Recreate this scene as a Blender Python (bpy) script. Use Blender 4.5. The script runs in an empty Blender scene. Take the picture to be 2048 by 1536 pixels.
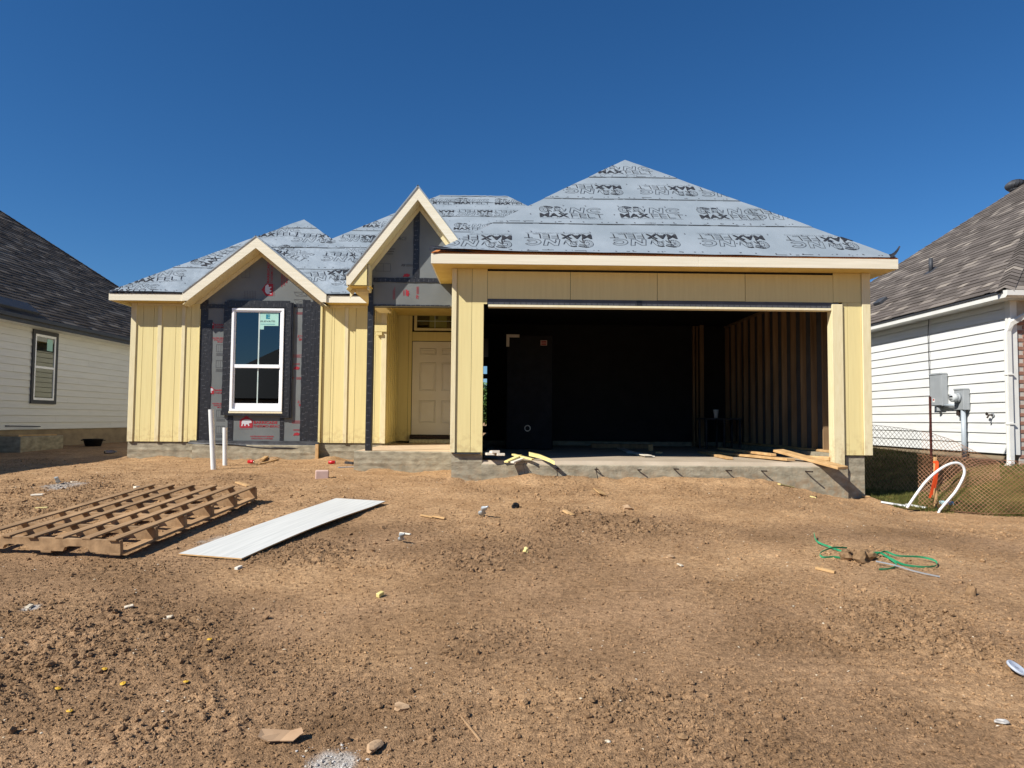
import bpy, bmesh, math, random
import numpy as np
from mathutils import Vector, Matrix

random.seed(7)
rng = np.random.default_rng(7)
scene = bpy.context.scene
COL = scene.collection
R = math.radians

# ------------------------------------------------------------------ camera
CZ = 0.456                    # camera height above the house slab (slab top = z 0)
FPX = 1420.0                  # focal length in photo pixels (2048 wide)
cam_data = bpy.data.cameras.new('camera')
cam_data.sensor_width = 36.0
cam_data.lens = FPX / 2048 * 36.0
cam_data.clip_end = 2000
cam = bpy.data.objects.new('camera', cam_data)
COL.objects.link(cam)
YAW, PITCH, ROLL = math.atan(24 / FPX), math.atan(72 / FPX), 0.0085
ROT = Matrix.Rotation(-YAW, 3, 'Z') @ Matrix.Rotation(R(90) + PITCH, 3, 'X') @ Matrix.Rotation(ROLL, 3, 'Z')
cam.location = (0, 0, CZ)
cam.rotation_euler = ROT.to_euler()
scene.camera = cam

# ------------------------------------------------------------------ light
SUN_DIR = Vector((0.63, 0.425, -0.64)).normalized()      # the way the light travels
world = bpy.data.worlds.new('World')
scene.world = world
world.use_nodes = True
wn = world.node_tree
sky = wn.nodes.new('ShaderNodeTexSky')
sky.sky_type = 'NISHITA'
sky.sun_disc = False
sky.sun_elevation = math.asin(-SUN_DIR.z)
sky.sun_rotation = math.atan2(-SUN_DIR.x, -SUN_DIR.y)
sky.altitude = 100
sky.air_density = 1.0
sky.dust_density = 0.0
sky.ozone_density = 10.0
bg = wn.nodes['Background']
bg.inputs['Strength'].default_value = 0.076
sky_sat = wn.nodes.new('ShaderNodeHueSaturation')      # deeper blue, the same over the whole sky
sky_sat.inputs['Saturation'].default_value = 1.12
wn.links.new(sky.outputs[0], sky_sat.inputs['Color'])
wn.links.new(sky_sat.outputs[0], bg.inputs[0])
sun_data = bpy.data.lights.new('sun', 'SUN')
sun_data.energy = 5.0
sun_data.angle = R(0.53)
sun_data.color = (1.0, 0.965, 0.90)
sun = bpy.data.objects.new('sun', sun_data)
COL.objects.link(sun)
sun.rotation_euler = SUN_DIR.to_track_quat('-Z', 'Y').to_euler()
scene.view_settings.view_transform = 'Standard'
scene.view_settings.look = 'None'
scene.view_settings.exposure = 0.34
scene.view_settings.gamma = 1.0
scene.view_settings.use_curve_mapping = False
scene.cycles.max_bounces = 6
scene.cycles.diffuse_bounces = 2
scene.cycles.use_denoising = True

# ------------------------------------------------------------------ photo pixel -> place
def ray(px, py):
    return ROT @ Vector(((px - 1024) / FPX, -(py - 768) / FPX, -1.0))

def at(px, py, Y):
    d = ray(px, py)
    return Vector((0, 0, CZ)) + d * (Y / d.y)

def atx(px, py, X):
    d = ray(px, py)
    return Vector((0, 0, CZ)) + d * (X / d.x)

def atz(px, py, Z):
    d = ray(px, py)
    return Vector((0, 0, CZ)) + d * ((Z - CZ) / d.z)

def atp(px, py, O, N):
    d = ray(px, py)
    c = Vector((0, 0, CZ))
    return c + d * ((O - c).dot(N) / d.dot(N))

# ------------------------------------------------------------------ noise and ground height
def _h(i, j, seed):
    n = (i.astype(np.int64) * 374761393 + j.astype(np.int64) * 668265263 + seed * 974634777) & 0x7fffffff
    n = ((n ^ (n >> 13)) * 1274126177) & 0x7fffffff
    n = n ^ (n >> 16)
    return (n & 0xffff) / 65535.0

def vnoise(x, y, seed=0):
    xi, yi = np.floor(x), np.floor(y)
    fx, fy = x - xi, y - yi
    fx = fx * fx * fx * (fx * (fx * 6 - 15) + 10)
    fy = fy * fy * fy * (fy * (fy * 6 - 15) + 10)
    a, b = _h(xi, yi, seed), _h(xi + 1, yi, seed)
    c, d = _h(xi, yi + 1, seed), _h(xi + 1, yi + 1, seed)
    return (a + (b - a) * fx) * (1 - fy) + (c + (d - c) * fx) * fy

def fbm(x, y, seed=0, n=4, gain=0.5):
    s, a, t = 0, 1.0, 0
    for k in range(n):
        s = s + a * vnoise(x * 2.03 ** k + 17.3 * k, y * 2.03 ** k - 9.1 * k, seed + k)
        t += a
        a *= gain
    return s / t

def worley(x, y, seed=0):
    xi, yi = np.floor(x), np.floor(y)
    best = np.full(np.shape(x), 9.0)
    for dx in (-1, 0, 1):
        for dy in (-1, 0, 1):
            cx, cy = xi + dx, yi + dy
            px = cx + 0.15 + 0.7 * _h(cx, cy, seed)
            py = cy + 0.15 + 0.7 * _h(cx, cy, seed + 31)
            best = np.minimum(best, (px - x) ** 2 + (py - y) ** 2)
    return np.sqrt(best)

def sm(a, b, v):
    t = np.clip((v - a) / (b - a), 0, 1)
    return t * t * (3 - 2 * t)

def base_z(x, y):
    x, y = np.asarray(x, float), np.asarray(y, float)
    s = 9.96 - y
    soft = 0.5 * (s + np.sqrt(s * s + 0.5))
    z = -0.79 - 0.105 * np.minimum(soft, 8 + 0 * soft) + 0.1 * sm(11, 17, y)
    z = z - 0.26 * sm(3.2, 5.3, x) * (1 - sm(6.4, 8.2, x)) * (1 - 0.55 * sm(11, 16, y)) * sm(6.5, 9, y)
    z = z + 0.13 * sm(6.3, 8.1, x) * sm(8.5, 11, y)
    for mx, my, rx, ry, a in ((0.45, 9.75, .35, .22, .07), (1.1, 9.72, .3, .25, .05), (2.0, 9.75, .5, .2, .045), (2.9, 9.7, .35, .2, .07), (3.7, 9.75, .3, .2, .05), (-.35, 9.75, .3, .2, .03)):
        z = z + a * np.exp(-((x - mx) / rx) ** 2 - ((y - my) / ry) ** 2)
    yf = np.where(x < -2.23, 13.18, np.where(x < -.7, 11.0, 9.95))
    z = z + .13 * (fbm(x * 2.9, x * 0 + 4, 55, 4) - .40) * np.exp(-((y - yf) / .4) ** 2) * (np.abs(x + .8) < 6.1)
    return z + CZ

def ground_hit(px, py):
    Z = -0.6
    for _ in range(30):
        p = atz(px, py, Z)
        Z = 0.5 * Z + 0.5 * float(base_z(p.x, p.y))
    return atz(px, py, Z)

GROOVE = [ground_hit(a, b) for a, b in ((401, 1262), (389, 1298), (394, 1325), (420, 1352), (445, 1372), (456, 1405), (455, 1440), (448, 1480), (446, 1536))]
CLODS = []       # centres of rough, cloddy patches: (x, y, radius x, radius y, strength)
for px, py, rx, ry, a in ((1790, 1225, .5, .4, 1.3), (1720, 1120, .35, .3, 1.0), (1900, 1300, .55, .35, .9), (1280, 1420, .75, .3, 1.1), (1340, 1490, .5, .2, 1.0), (1150, 1045, 1.1, .6, 1.0),
                          (130, 1250, .9, .5, 1.1), (60, 1020, .9, 1.1, 1.2), (330, 980, 1.6, .9, .7), (240, 1140, .7, .3, .8), (540, 1330, .6, .35, .8), (640, 1400, .6, .3, .7),
                          (660, 1110, .7, .4, .8), (330, 1430, .7, .4, .8), (1000, 1060, .8, .5, .7), (900, 1130, .7, .4, .6), (1480, 1180, .5, .3, .5), (60, 1380, .5, .3, .8), (850, 1440, .5, .25, .7), (1950, 1440, .4, .2, .5)):
    g = ground_hit(px, py)
    CLODS.append((g.x, g.y, rx, ry, a))

def clod_mask(x, y):
    m = np.zeros(np.shape(x))
    for cx, cy, rx, ry, a in CLODS:
        m = np.maximum(m, a * np.exp(-((x - cx) / rx) ** 2 - ((y - cy) / ry) ** 2))
    n = fbm(x * 1.1 + 3, y * 1.1, 91, 3)
    m = m * (0.45 + 1.1 * n) + 0.55 * sm(.52, .70, n)
    return np.clip(m, 0, 1.3)

def full_z(x, y):
    x, y = np.asarray(x, float), np.asarray(y, float)
    near = (1 - sm(14, 22, np.abs(y))) * (1 - sm(9, 14, np.abs(x)))
    calm = 1 - sm(4.9, 5.5, x) * sm(8.0, 9.2, y)
    m = clod_mask(x, y)
    z = base_z(x, y) + (fbm(x * .8, y * .8, 3, 3) - .5) * 0.04 * near
    z = z + (fbm(x * 4, y * 4.6, 11, 4, .6) - .5) * 0.026 * near * (0.5 + 0.8 * m)
    w = worley(x * 11 + 0.6 * vnoise(x * 20, y * 20, 5), y * 11, 21)
    z = z + np.clip(.5 - w, 0, 1) * 0.034 * m * near * calm * (0.3 + 1.3 * vnoise(x * 5, y * 5, 41))
    w2 = worley(x * 30, y * 30, 22)
    z = z + np.clip(.55 - w2, 0, 1) * 0.013 * near * calm * (.25 + m) * (.4 + vnoise(x * 9, y * 9, 44))
    w3 = worley(x * 60, y * 60, 23)
    z = z + np.clip(.6 - w3, 0, 1) * 0.009 * near * (.35 + .6 * m)
    d = np.full(np.shape(x), 9.0)
    for a, b in zip(GROOVE, GROOVE[1:]):
        vx, vy = b.x - a.x, b.y - a.y
        t = np.clip(((x - a.x) * vx + (y - a.y) * vy) / (vx * vx + vy * vy), 0, 1)
        d = np.minimum(d, np.hypot(x - a.x - t * vx, y - a.y - t * vy))
    tk = np.exp(-((x - 2.1) / .9) ** 2 - ((y - 4.0) / .55) ** 2)       # faint drag marks
    z = z + .005 * tk * np.sin(y * 52 + 3 * vnoise(x * 1.5, y * 2, 63)) * (.3 + vnoise(x * 2, y * 5, 64))
    z = z - 0.007 * np.exp(-(d / .026) ** 2) + .004 * np.exp(-((d - .05) / .02) ** 2)
    return z

def gz(x, y):
    return float(full_z(np.array([x]), np.array([y]))[0])

def on_ground(px, py):
    g = ground_hit(px, py)
    return Vector((g.x, g.y, gz(g.x, g.y)))

# ------------------------------------------------------------------ object helpers
def thing(name, label, cat, loc=(0, 0, 0), rot=(0, 0, 0), group=None, local=False):
    o = bpy.data.objects.new(name, None)
    o.empty_display_size = 0.1
    COL.objects.link(o)
    o.location = loc
    o.rotation_euler = rot
    o['label'], o['category'] = label, cat
    if group:
        o['group'] = group
    if local:
        o['_l'] = 1
    return o

def tag(o, label, cat, group=None):
    o['label'], o['category'] = label, cat
    if group:
        o['group'] = group
    return o

def mesh(name, V, F, mat=None, smooth=False):
    me = bpy.data.meshes.new(name)
    me.from_pydata([tuple(v) for v in V], [], F)
    if mat:
        me.materials.append(mat)
    if smooth:
        me.polygons.foreach_set('use_smooth', [True] * len(me.polygons))
    me.update()
    return me

def link(name, me, parent=None):
    o = bpy.data.objects.new(name, me)
    COL.objects.link(o)
    if parent is not None:
        o.parent = parent
        if parent.type == 'EMPTY' and not parent.get('_l'):
            o.matrix_parent_inverse = Matrix.Translation(-parent.location)
    return o

def part(name, VF, mat, parent=None, smooth=False):
    return link(name, mesh(name, VF[0], VF[1], mat, smooth), parent)

def join(*vfs):
    V, F = [], []
    for v, f in vfs:
        n = len(V)
        V += list(v)
        F += [tuple(i + n for i in q) for q in f]
    return V, F

def outward(V, F):
    V = [Vector(v) for v in V]
    c = sum(V, Vector()) / len(V)
    G = []
    for f in F:
        n = (V[f[1]] - V[f[0]]).cross(V[f[2]] - V[f[0]])
        m = sum((V[i] for i in f), Vector()) / len(f)
        G.append(tuple(f) if n.dot(m - c) >= 0 else tuple(reversed(f)))
    return V, G

def box(x0, x1, y0, y1, z0, z1, c=0.0):
    if c <= 0:
        V = [(x, y, z) for x in (x0, x1) for y in (y0, y1) for z in (z0, z1)]
        return outward(V, [(0, 1, 3, 2), (4, 6, 7, 5), (0, 4, 5, 1), (2, 3, 7, 6), (0, 2, 6, 4), (1, 5, 7, 3)])
    V, idx = [], {}
    for i, x in enumerate((x0, x1)):
        for j, y in enumerate((y0, y1)):
            for k, z in enumerate((z0, z1)):
                sx, sy, sz = c * (1 - 2 * i), c * (1 - 2 * j), c * (1 - 2 * k)
                for a, v in enumerate(((x, y + sy, z + sz), (x + sx, y, z + sz), (x + sx, y + sy, z))):
                    idx[i, j, k, a] = len(V)
                    V.append(v)
    F = []
    for i in (0, 1):
        F.append((idx[i, 0, 0, 0], idx[i, 1, 0, 0], idx[i, 1, 1, 0], idx[i, 0, 1, 0]))
        F.append((idx[0, i, 0, 1], idx[1, i, 0, 1], idx[1, i, 1, 1], idx[0, i, 1, 1]))
        F.append((idx[0, 0, i, 2], idx[1, 0, i, 2], idx[1, 1, i, 2], idx[0, 1, i, 2]))
        for j in (0, 1):
            F.append((idx[i, j, 0, 0], idx[i, j, 1, 0], idx[i, j, 1, 1], idx[i, j, 0, 1]))
            F.append((idx[i, 0, j, 0], idx[i, 1, j, 0], idx[i, 1, j, 2], idx[i, 0, j, 2]))
            F.append((idx[0, i, j, 1], idx[1, i, j, 1], idx[1, i, j, 2], idx[0, i, j, 2]))
            for k in (0, 1):
                F.append((idx[i, j, k, 0], idx[i, j, k, 1], idx[i, j, k, 2]))
    return outward(V, F)

def obox(p0, p1, w, h, up=(0, 0, 1), c=0.003):
    """a board from p0 to p1, width w across, height h along up"""
    p0, p1, up = Vector(p0), Vector(p1), Vector(up)
    a = (p1 - p0)
    L = a.length
    a.normalize()
    s = a.cross(up).normalized()
    u = s.cross(a)
    V, F = box(0, L, -w / 2, w / 2, -h / 2, h / 2, c)
    return [p0 + a * v.x + s * v.y + u * v.z for v in V], F

def prism(P, axis, a0, a1):
    """polygon P (2D) extruded along an axis: 'y' -> P is (x, z); 'x' -> P is (y, z); 'z' -> P is (x, y)"""
    def m(p, a):
        return {'y': (p[0], a, p[1]), 'x': (a, p[0], p[1]), 'z': (p[0], p[1], a)}[axis]
    n = len(P)
    V = [m(p, a0) for p in P] + [m(p, a1) for p in P]
    F = [tuple(range(n)), tuple(range(n, 2 * n))] + [(i, (i + 1) % n, (i + 1) % n + n, i + n) for i in range(n)]
    bm = bmesh.new()
    vs = [bm.verts.new(v) for v in V]
    for f in F:
        bm.faces.new([vs[i] for i in f])
    bmesh.ops.recalc_face_normals(bm, faces=bm.faces)
    bm.verts.index_update()
    F = [tuple(v.index for v in f.verts) for f in bm.faces]
    V = [v.co.copy() for v in bm.verts]
    bm.free()
    return V, F

def tube(P, r, n=8, cap=True):
    P = [Vector(p) for p in P]
    rr = r if isinstance(r, (list, tuple)) else [r] * len(P)
    V, F = [], []
    ref = None
    for i, p in enumerate(P):
        t = (P[min(i + 1, len(P) - 1)] - P[max(i - 1, 0)]).normalized()
        if ref is None:
            ref = t.orthogonal().normalized()
        ref = (ref - t * ref.dot(t)).normalized()
        b = t.cross(ref)
        for k in range(n):
            a = 2 * math.pi * k / n
            V.append(p + (ref * math.cos(a) + b * math.sin(a)) * rr[i])
    for i in range(len(P) - 1):
        for k in range(n):
            F.append((i * n + k, i * n + (k + 1) % n, (i + 1) * n + (k + 1) % n, (i + 1) * n + k))
    if cap:
        F += [tuple(reversed(range(n))), tuple(range((len(P) - 1) * n, len(P) * n))]
    return V, F

def lathe(prof, n=20, c=(0, 0, 0)):
    """profile of (radius, z) turned about the z axis"""
    V, F = [], []
    for r, z in prof:
        for k in range(n):
            a = 2 * math.pi * k / n
            V.append(Vector((c[0] + r * math.cos(a), c[1] + r * math.sin(a), c[2] + z)))
    for i in range(len(prof) - 1):
        for k in range(n):
            F.append((i * n + k, i * n + (k + 1) % n, (i + 1) * n + (k + 1) % n, (i + 1) * n + k))
    F += [tuple(reversed(range(n))), tuple(range((len(prof) - 1) * n, len(prof) * n))]
    return V, F

def rock(seed, r, sq=(1, 1, .7), sub=1):
    rg = random.Random(seed)
    bm = bmesh.new()
    bmesh.ops.create_icosphere(bm, subdivisions=sub, radius=1)
    ph = [rg.uniform(0, 6) for _ in range(6)]
    for v in bm.verts:
        c = v.co
        k = 1 + .22 * math.sin(3 * c.x + ph[0]) * math.sin(3 * c.y + ph[1]) + .18 * math.sin(5 * c.z + ph[2] + 2 * c.x) + rg.uniform(-.14, .14)
        v.co = Vector((c.x * sq[0], c.y * sq[1], c.z * sq[2])) * k * r
    bm.verts.index_update()
    V, F = [v.co.copy() for v in bm.verts], [tuple(v.index for v in f.verts) for f in bm.faces]
    bm.free()
    return V, F

def moved(VF, d):
    d = Vector(d)
    return [Vector(v) + d for v in VF[0]], VF[1]

def turned(VF, rot, d=(0, 0, 0)):
    from mathutils import Euler
    M = Euler(rot).to_matrix()
    d = Vector(d)
    return [M @ Vector(v) + d for v in VF[0]], VF[1]

def clip(V, F, poly):
    """cut a mesh given in (u, v, ...) by a convex polygon in (u, v)"""
    bm = bmesh.new()
    vs = [bm.verts.new(v) for v in V]
    for f in F:
        try:
            bm.faces.new([vs[i] for i in f])
        except ValueError:
            pass
    c = Vector((sum(p[0] for p in poly) / len(poly), sum(p[1] for p in poly) / len(poly), 0))
    for a, b in zip(poly, list(poly[1:]) + [poly[0]]):
        n = Vector((b[1] - a[1], a[0] - b[0], 0)).normalized()
        if n.dot(c - Vector((a[0], a[1], 0))) > 0:
            n = -n
        bmesh.ops.bisect_plane(bm, geom=bm.verts[:] + bm.edges[:] + bm.faces[:], plane_co=(a[0], a[1], 0), plane_no=n, clear_outer=True, dist=1e-6)
    bm.verts.index_update()
    V2, F2 = [v.co.copy() for v in bm.verts], [tuple(v.index for v in f.verts) for f in bm.faces]
    bm.free()
    return V2, F2

def to3d(VF, O, U, V, N, off=0.0):
    O, U, V, N = Vector(O), Vector(U), Vector(V), Vector(N)
    return [O + U * v[0] + V * v[1] + N * ((v[2] if len(v) > 2 else 0) + off) for v in VF[0]], VF[1]

def ribbons(segs, w):
    V, F = [], []
    for a, b in segs:
        a, b = Vector((a[0], a[1], 0)), Vector((b[0], b[1], 0))
        d = b - a
        if d.length < 1e-6:
            continue
        d.normalize()
        n = Vector((-d.y, d.x, 0)) * w / 2
        a, b = a - d * w * .4, b + d * w * .4
        k = len(V)
        V += [a - n, b - n, b + n, a + n]
        F.append((k, k + 1, k + 2, k + 3))
    return V, F

def poly(P, w, close=False):
    P = list(P) + ([P[0]] if close else [])
    return ribbons(list(zip(P, P[1:])), w)

_tx = {}
def text(s, h, w=None, bold=0.0, shear=0.0, outline=0.0, res=2):
    """flat lettering in the xy plane: lower left at the origin, height h, width w"""
    key = (s, bold, shear, outline > 0, res)
    if key not in _tx:
        cu = bpy.data.curves.new('t', 'FONT')
        cu.body, cu.resolution_u, cu.offset, cu.shear = s, res, bold, shear
        cu.fill_mode = 'NONE' if outline else 'BOTH'
        cu.dimensions = '2D'
        ob = bpy.data.objects.new('t', cu)
        COL.objects.link(ob)
        bpy.context.view_layer.update()
        me = ob.evaluated_get(bpy.context.evaluated_depsgraph_get()).to_mesh()
        V = [v.co.copy() for v in me.vertices]
        F = [tuple(p.vertices) for p in me.polygons]
        E = [tuple(e.vertices) for e in me.edges]
        ob.to_mesh_clear()
        bpy.data.objects.remove(ob)
        bpy.data.curves.remove(cu)
        _tx[key] = (V, F, E)
    V, F, E = _tx[key]
    x0, x1 = min(v.x for v in V), max(v.x for v in V)
    y0, y1 = min(v.y for v in V), max(v.y for v in V)
    sy = h / (y1 - y0)
    sx = sy if w is None else w / (x1 - x0)
    V = [Vector(((v.x - x0) * sx, (v.y - y0) * sy, 0)) for v in V]
    if outline:
        return ribbons([(V[a], V[b]) for a, b in E], outline)
    return V, F

def sh(VF, dx, dy, ang=0.0):
    c, s = math.cos(ang), math.sin(ang)
    return [Vector((v[0] * c - v[1] * s + dx, v[0] * s + v[1] * c + dy, v[2] if len(v) > 2 else 0)) for v in VF[0]], VF[1]

# ------------------------------------------------------------------ materials
def S(r, g, b):
    f = lambda c: (c / 255 / 12.92) if c <= 10 else ((c / 255 + .055) / 1.055) ** 2.4
    return (f(r), f(g), f(b), 1.0)

def mat(name, col, col2=None, rough=0.7, scale=(8, 8, 8), detail=4, lo=.35, hi=.65, bump=0.0, bscale=None, bdist=.01, spec=.4, metal=0.0, rand=0.0):
    """two-tone noise colour, optional bump, optional difference from object to object"""
    m = bpy.data.materials.new(name)
    m.use_nodes = True
    nt = m.node_tree
    N, L = nt.nodes, nt.links
    b = N['Principled BSDF']
    b.inputs['Roughness'].default_value = rough
    b.inputs['Specular IOR Level'].default_value = spec
    b.inputs['Metallic'].default_value = metal
    tc = N.new('ShaderNodeTexCoord')
    mp = N.new('ShaderNodeMapping')
    mp.inputs['Scale'].default_value = scale
    L.new(tc.outputs['Object'], mp.inputs[0])
    no = N.new('ShaderNodeTexNoise')
    no.inputs['Scale'].default_value = 1
    no.inputs['Detail'].default_value = detail
    L.new(mp.outputs[0], no.inputs['Vector'])
    rp = N.new('ShaderNodeValToRGB')
    rp.color_ramp.elements[0].position, rp.color_ramp.elements[1].position = lo, hi
    rp.color_ramp.elements[0].color = col
    rp.color_ramp.elements[1].color = col2 or tuple(min(1, c * 1.12) for c in col[:3]) + (1,)
    L.new(no.outputs['Fac'], rp.inputs[0])
    out = rp.outputs[0]
    if rand:
        oi = N.new('ShaderNodeObjectInfo')
        mr = N.new('ShaderNodeMapRange')
        mr.inputs['To Min'].default_value, mr.inputs['To Max'].default_value = 1 - rand, 1 + rand
        L.new(oi.outputs['Random'], mr.inputs[0])
        mx = N.new('ShaderNodeVectorMath')
        mx.operation = 'SCALE'
        L.new(out, mx.inputs[0])
        L.new(mr.outputs[0], mx.inputs['Scale'])
        out = mx.outputs[0]
    L.new(out, b.inputs['Base Color'])
    if bump:
        n2 = N.new('ShaderNodeTexNoise')
        n2.inputs['Scale'].default_value = 1
        n2.inputs['Detail'].default_value = 5
        m2 = N.new('ShaderNodeMapping')
        m2.inputs['Scale'].default_value = bscale or scale
        L.new(tc.outputs['Object'], m2.inputs[0])
        L.new(m2.outputs[0], n2.inputs['Vector'])
        bp = N.new('ShaderNodeBump')
        bp.inputs['Strength'].default_value = bump
        bp.inputs['Distance'].default_value = bdist
        L.new(n2.outputs['Fac'], bp.inputs['Height'])
        L.new(bp.outputs[0], b.inputs['Normal'])
    return m

M = {}
M['siding'] = mat('siding', S(224, 206, 146), S(231, 214, 153), .75, (26, 26, 1.4), 5, .3, .7, .3, (70, 70, 2.0), .004, .25, rand=.035)
M['trim'] = mat('trim', S(222, 207, 162), S(232, 219, 178), .7, (30, 30, 5), 5, .3, .7, .3, (90, 90, 14), .003, .25)
M['fascia'] = mat('fascia', S(224, 214, 188), S(236, 227, 204), .7, (1.6, 30, 40), 5, .3, .7, .35, (3, 40, 90), .003, .25)
M['cream'] = mat('cream', S(226, 214, 176), S(236, 226, 194), .7, (20, 20, 20), 4, .3, .7, .2, (60, 60, 60), .002, .25)
M['soffit'] = mat('soffit', S(214, 184, 104), S(224, 196, 118), .8, (5, 5, 5), 3, bump=.1, bscale=(40, 40, 40), bdist=.002)
M['concrete'] = mat('concrete', S(128, 120, 102), S(176, 166, 143), .92, (7, 7, 15), 10, .28, .72, .6, (34, 34, 44), .010, .15)
M['floor'] = mat('garage_floor', S(168, 152, 130), S(190, 174, 152), .85, (2.2, 2.2, 2.2), 6, .3, .7, .25, (30, 30, 30), .004, .2)
M['porch'] = mat('porch_floor', S(190, 164, 132), S(212, 188, 158), .9, (5, 5, 5), 6, .3, .7, .3, (40, 40, 40), .004, .2)
M['sheath'] = mat('grey_sheathing', S(105, 108, 106), S(116, 119, 117), .55, (2, 2, 2), 3, bump=.12, bscale=(5, 5, 5), bdist=.01)
M['dark_sheath'] = mat('dark_sheathing', (.012, .012, .013, 1), (.018, .018, .02, 1), .8, (3, 3, 3), 3)  # near-black: the shade of the closed garage and rooms is put into the colour
M['tape'] = mat('black_tape', (.012, .012, .014, 1), (.02, .02, .023, 1), .42, (20, 20, 20), 3, bump=.5, bscale=(26, 26, 9), bdist=.012, spec=.5)
M['membrane'] = mat('membrane', S(44, 44, 46), S(66, 66, 68), .5, (5, 5, 5), 3, bump=.4, bscale=(14, 14, 14), bdist=.02)
M['ink'] = mat('black_ink', (.016, .016, .018, 1), (.045, .045, .048, 1), .6, (20, 20, 20), 3)
M['ink_grey'] = mat('grey_ink', (.055, .055, .06, 1), (.08, .08, .085, 1), .6, (20, 20, 20), 3)
M['ink_red'] = mat('red_ink', S(150, 32, 42), S(166, 42, 52), .55, (20, 20, 20), 3)
M['ink_white'] = mat('white_ink', S(88, 88, 92), S(118, 118, 122), .6, (20, 20, 20), 3)
M['felt'] = mat('roofing_felt', S(134, 144, 150), S(150, 159, 165), .55, (1.7, 1.7, 1.7), 5, .3, .7, .35, (7, 7, 7), .016, .45)
M['felt_loose'] = mat('loose_felt', S(134, 144, 150), S(156, 165, 171), .42, (2.2, 2.2, 2.2), 5, .3, .7, .8, (4.5, 4.5, 4.5), .045, .5)
def add_mud(m, z0, z1, amount):
    """dried mud splashed up the foot of a wall in uneven spots"""
    N, L = m.node_tree.nodes, m.node_tree.links
    b = N['Principled BSDF']
    src = b.inputs['Base Color'].links[0].from_socket
    tc = N.new('ShaderNodeTexCoord')
    sx = N.new('ShaderNodeSeparateXYZ')
    L.new(tc.outputs['Object'], sx.inputs[0])
    mr = N.new('ShaderNodeMapRange')
    mr.inputs['From Min'].default_value, mr.inputs['From Max'].default_value = z1, z0
    L.new(sx.outputs['Z'], mr.inputs[0])
    n = N.new('ShaderNodeTexNoise')
    n.inputs['Scale'].default_value, n.inputs['Detail'].default_value = 14, 8
    L.new(tc.outputs['Object'], n.inputs['Vector'])
    r = N.new('ShaderNodeMapRange')
    r.inputs['From Min'].default_value, r.inputs['From Max'].default_value = .45, .62
    r.inputs['To Max'].default_value = amount
    L.new(n.outputs['Fac'], r.inputs[0])
    mu = N.new('ShaderNodeMath')
    mu.operation = 'MULTIPLY'
    L.new(mr.outputs[0], mu.inputs[0])
    L.new(r.outputs[0], mu.inputs[1])
    mx = N.new('ShaderNodeMix')
    mx.data_type = 'RGBA'
    mx.inputs[7].default_value = S(158, 122, 84)
    L.new(mu.outputs[0], mx.inputs[0])
    L.new(src, mx.inputs[6])
    L.new(mx.outputs[2], b.inputs['Base Color'])
add_mud(M['siding'], 0.0, .35, .36)
add_mud(M['trim'], 0.0, .35, .36)
add_mud(M['concrete'], -.55, -.1, .5)
M['felt_back'] = mat('felt_back', (.02, .02, .022, 1), (.05, .05, .055, 1), .3, (9, 3, 9), 4, bump=.5, bscale=(12, 12, 12), bdist=.02)
M['deck'] = mat('roof_board', S(176, 100, 52), S(206, 136, 74), .8, (3, 20, 30), 5)
M['pvc'] = mat('white_pvc', S(226, 226, 222), S(236, 236, 232), .35, (5, 5, 5), 3)
M['vinyl'] = mat('window_vinyl', S(250, 250, 250), S(254, 254, 254), .35, (5, 5, 5), 2)
M['muntin'] = mat('muntin', S(190, 206, 200), S(205, 218, 212), .4, (5, 5, 5), 2)
M['door'] = mat('door_paint', S(232, 222, 202), S(238, 229, 211), .55, (3, 3, 3), 3, bump=.05, bscale=(60, 60, 8), bdist=.002)
M['stud'] = mat('stud_lumber', S(126, 100, 72), S(162, 132, 98), .8, (14, 14, 1.2), 6, .3, .7, .15, (60, 60, 6), .003, .2, rand=.16)
M['lumber'] = mat('lumber', S(182, 144, 96), S(212, 174, 124), .75, (9, 9, 9), 6, .3, .7, .2, (40, 40, 40), .003, .2, rand=.08)
M['primed'] = mat('primed_wood', S(222, 210, 188), S(236, 228, 210), .7, (9, 9, 9), 4, rand=.04)
M['yellow_wood'] = mat('yellow_scrap', S(222, 204, 128), S(236, 220, 150), .7, (9, 9, 9), 4, rand=.04)
M['pallet'] = mat('pallet_wood', S(132, 104, 75), S(182, 148, 110), .85, (12, 3, 12), 7, .28, .72, .4, (50, 12, 50), .004, .2, rand=.14)
M['panel_white'] = mat('white_panel', S(194, 194, 187), S(212, 211, 204), .75, (50, 1.5, 5), 8, .3, .66, .15, (60, 2, 60), .003)
M['steel'] = mat('dark_steel', (.03, .022, .018, 1), (.06, .04, .03, 1), .7, (30, 30, 30), 4, metal=.4)
M['rust_post'] = mat('rusty_post', S(70, 34, 26), S(100, 52, 40), .7, (30, 30, 20), 4)
M['grey_flash'] = mat('grey_flashing', S(74, 76, 80), S(84, 86, 90), .5, (5, 5, 5), 3)
M['glass_dark'] = None
M['black_plastic'] = mat('black_plastic', (.006, .006, .007, 1), (.012, .012, .014, 1), .65, (6, 6, 6), 3, bump=.3, bscale=(7, 7, 7), bdist=.03, spec=.25)

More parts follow.
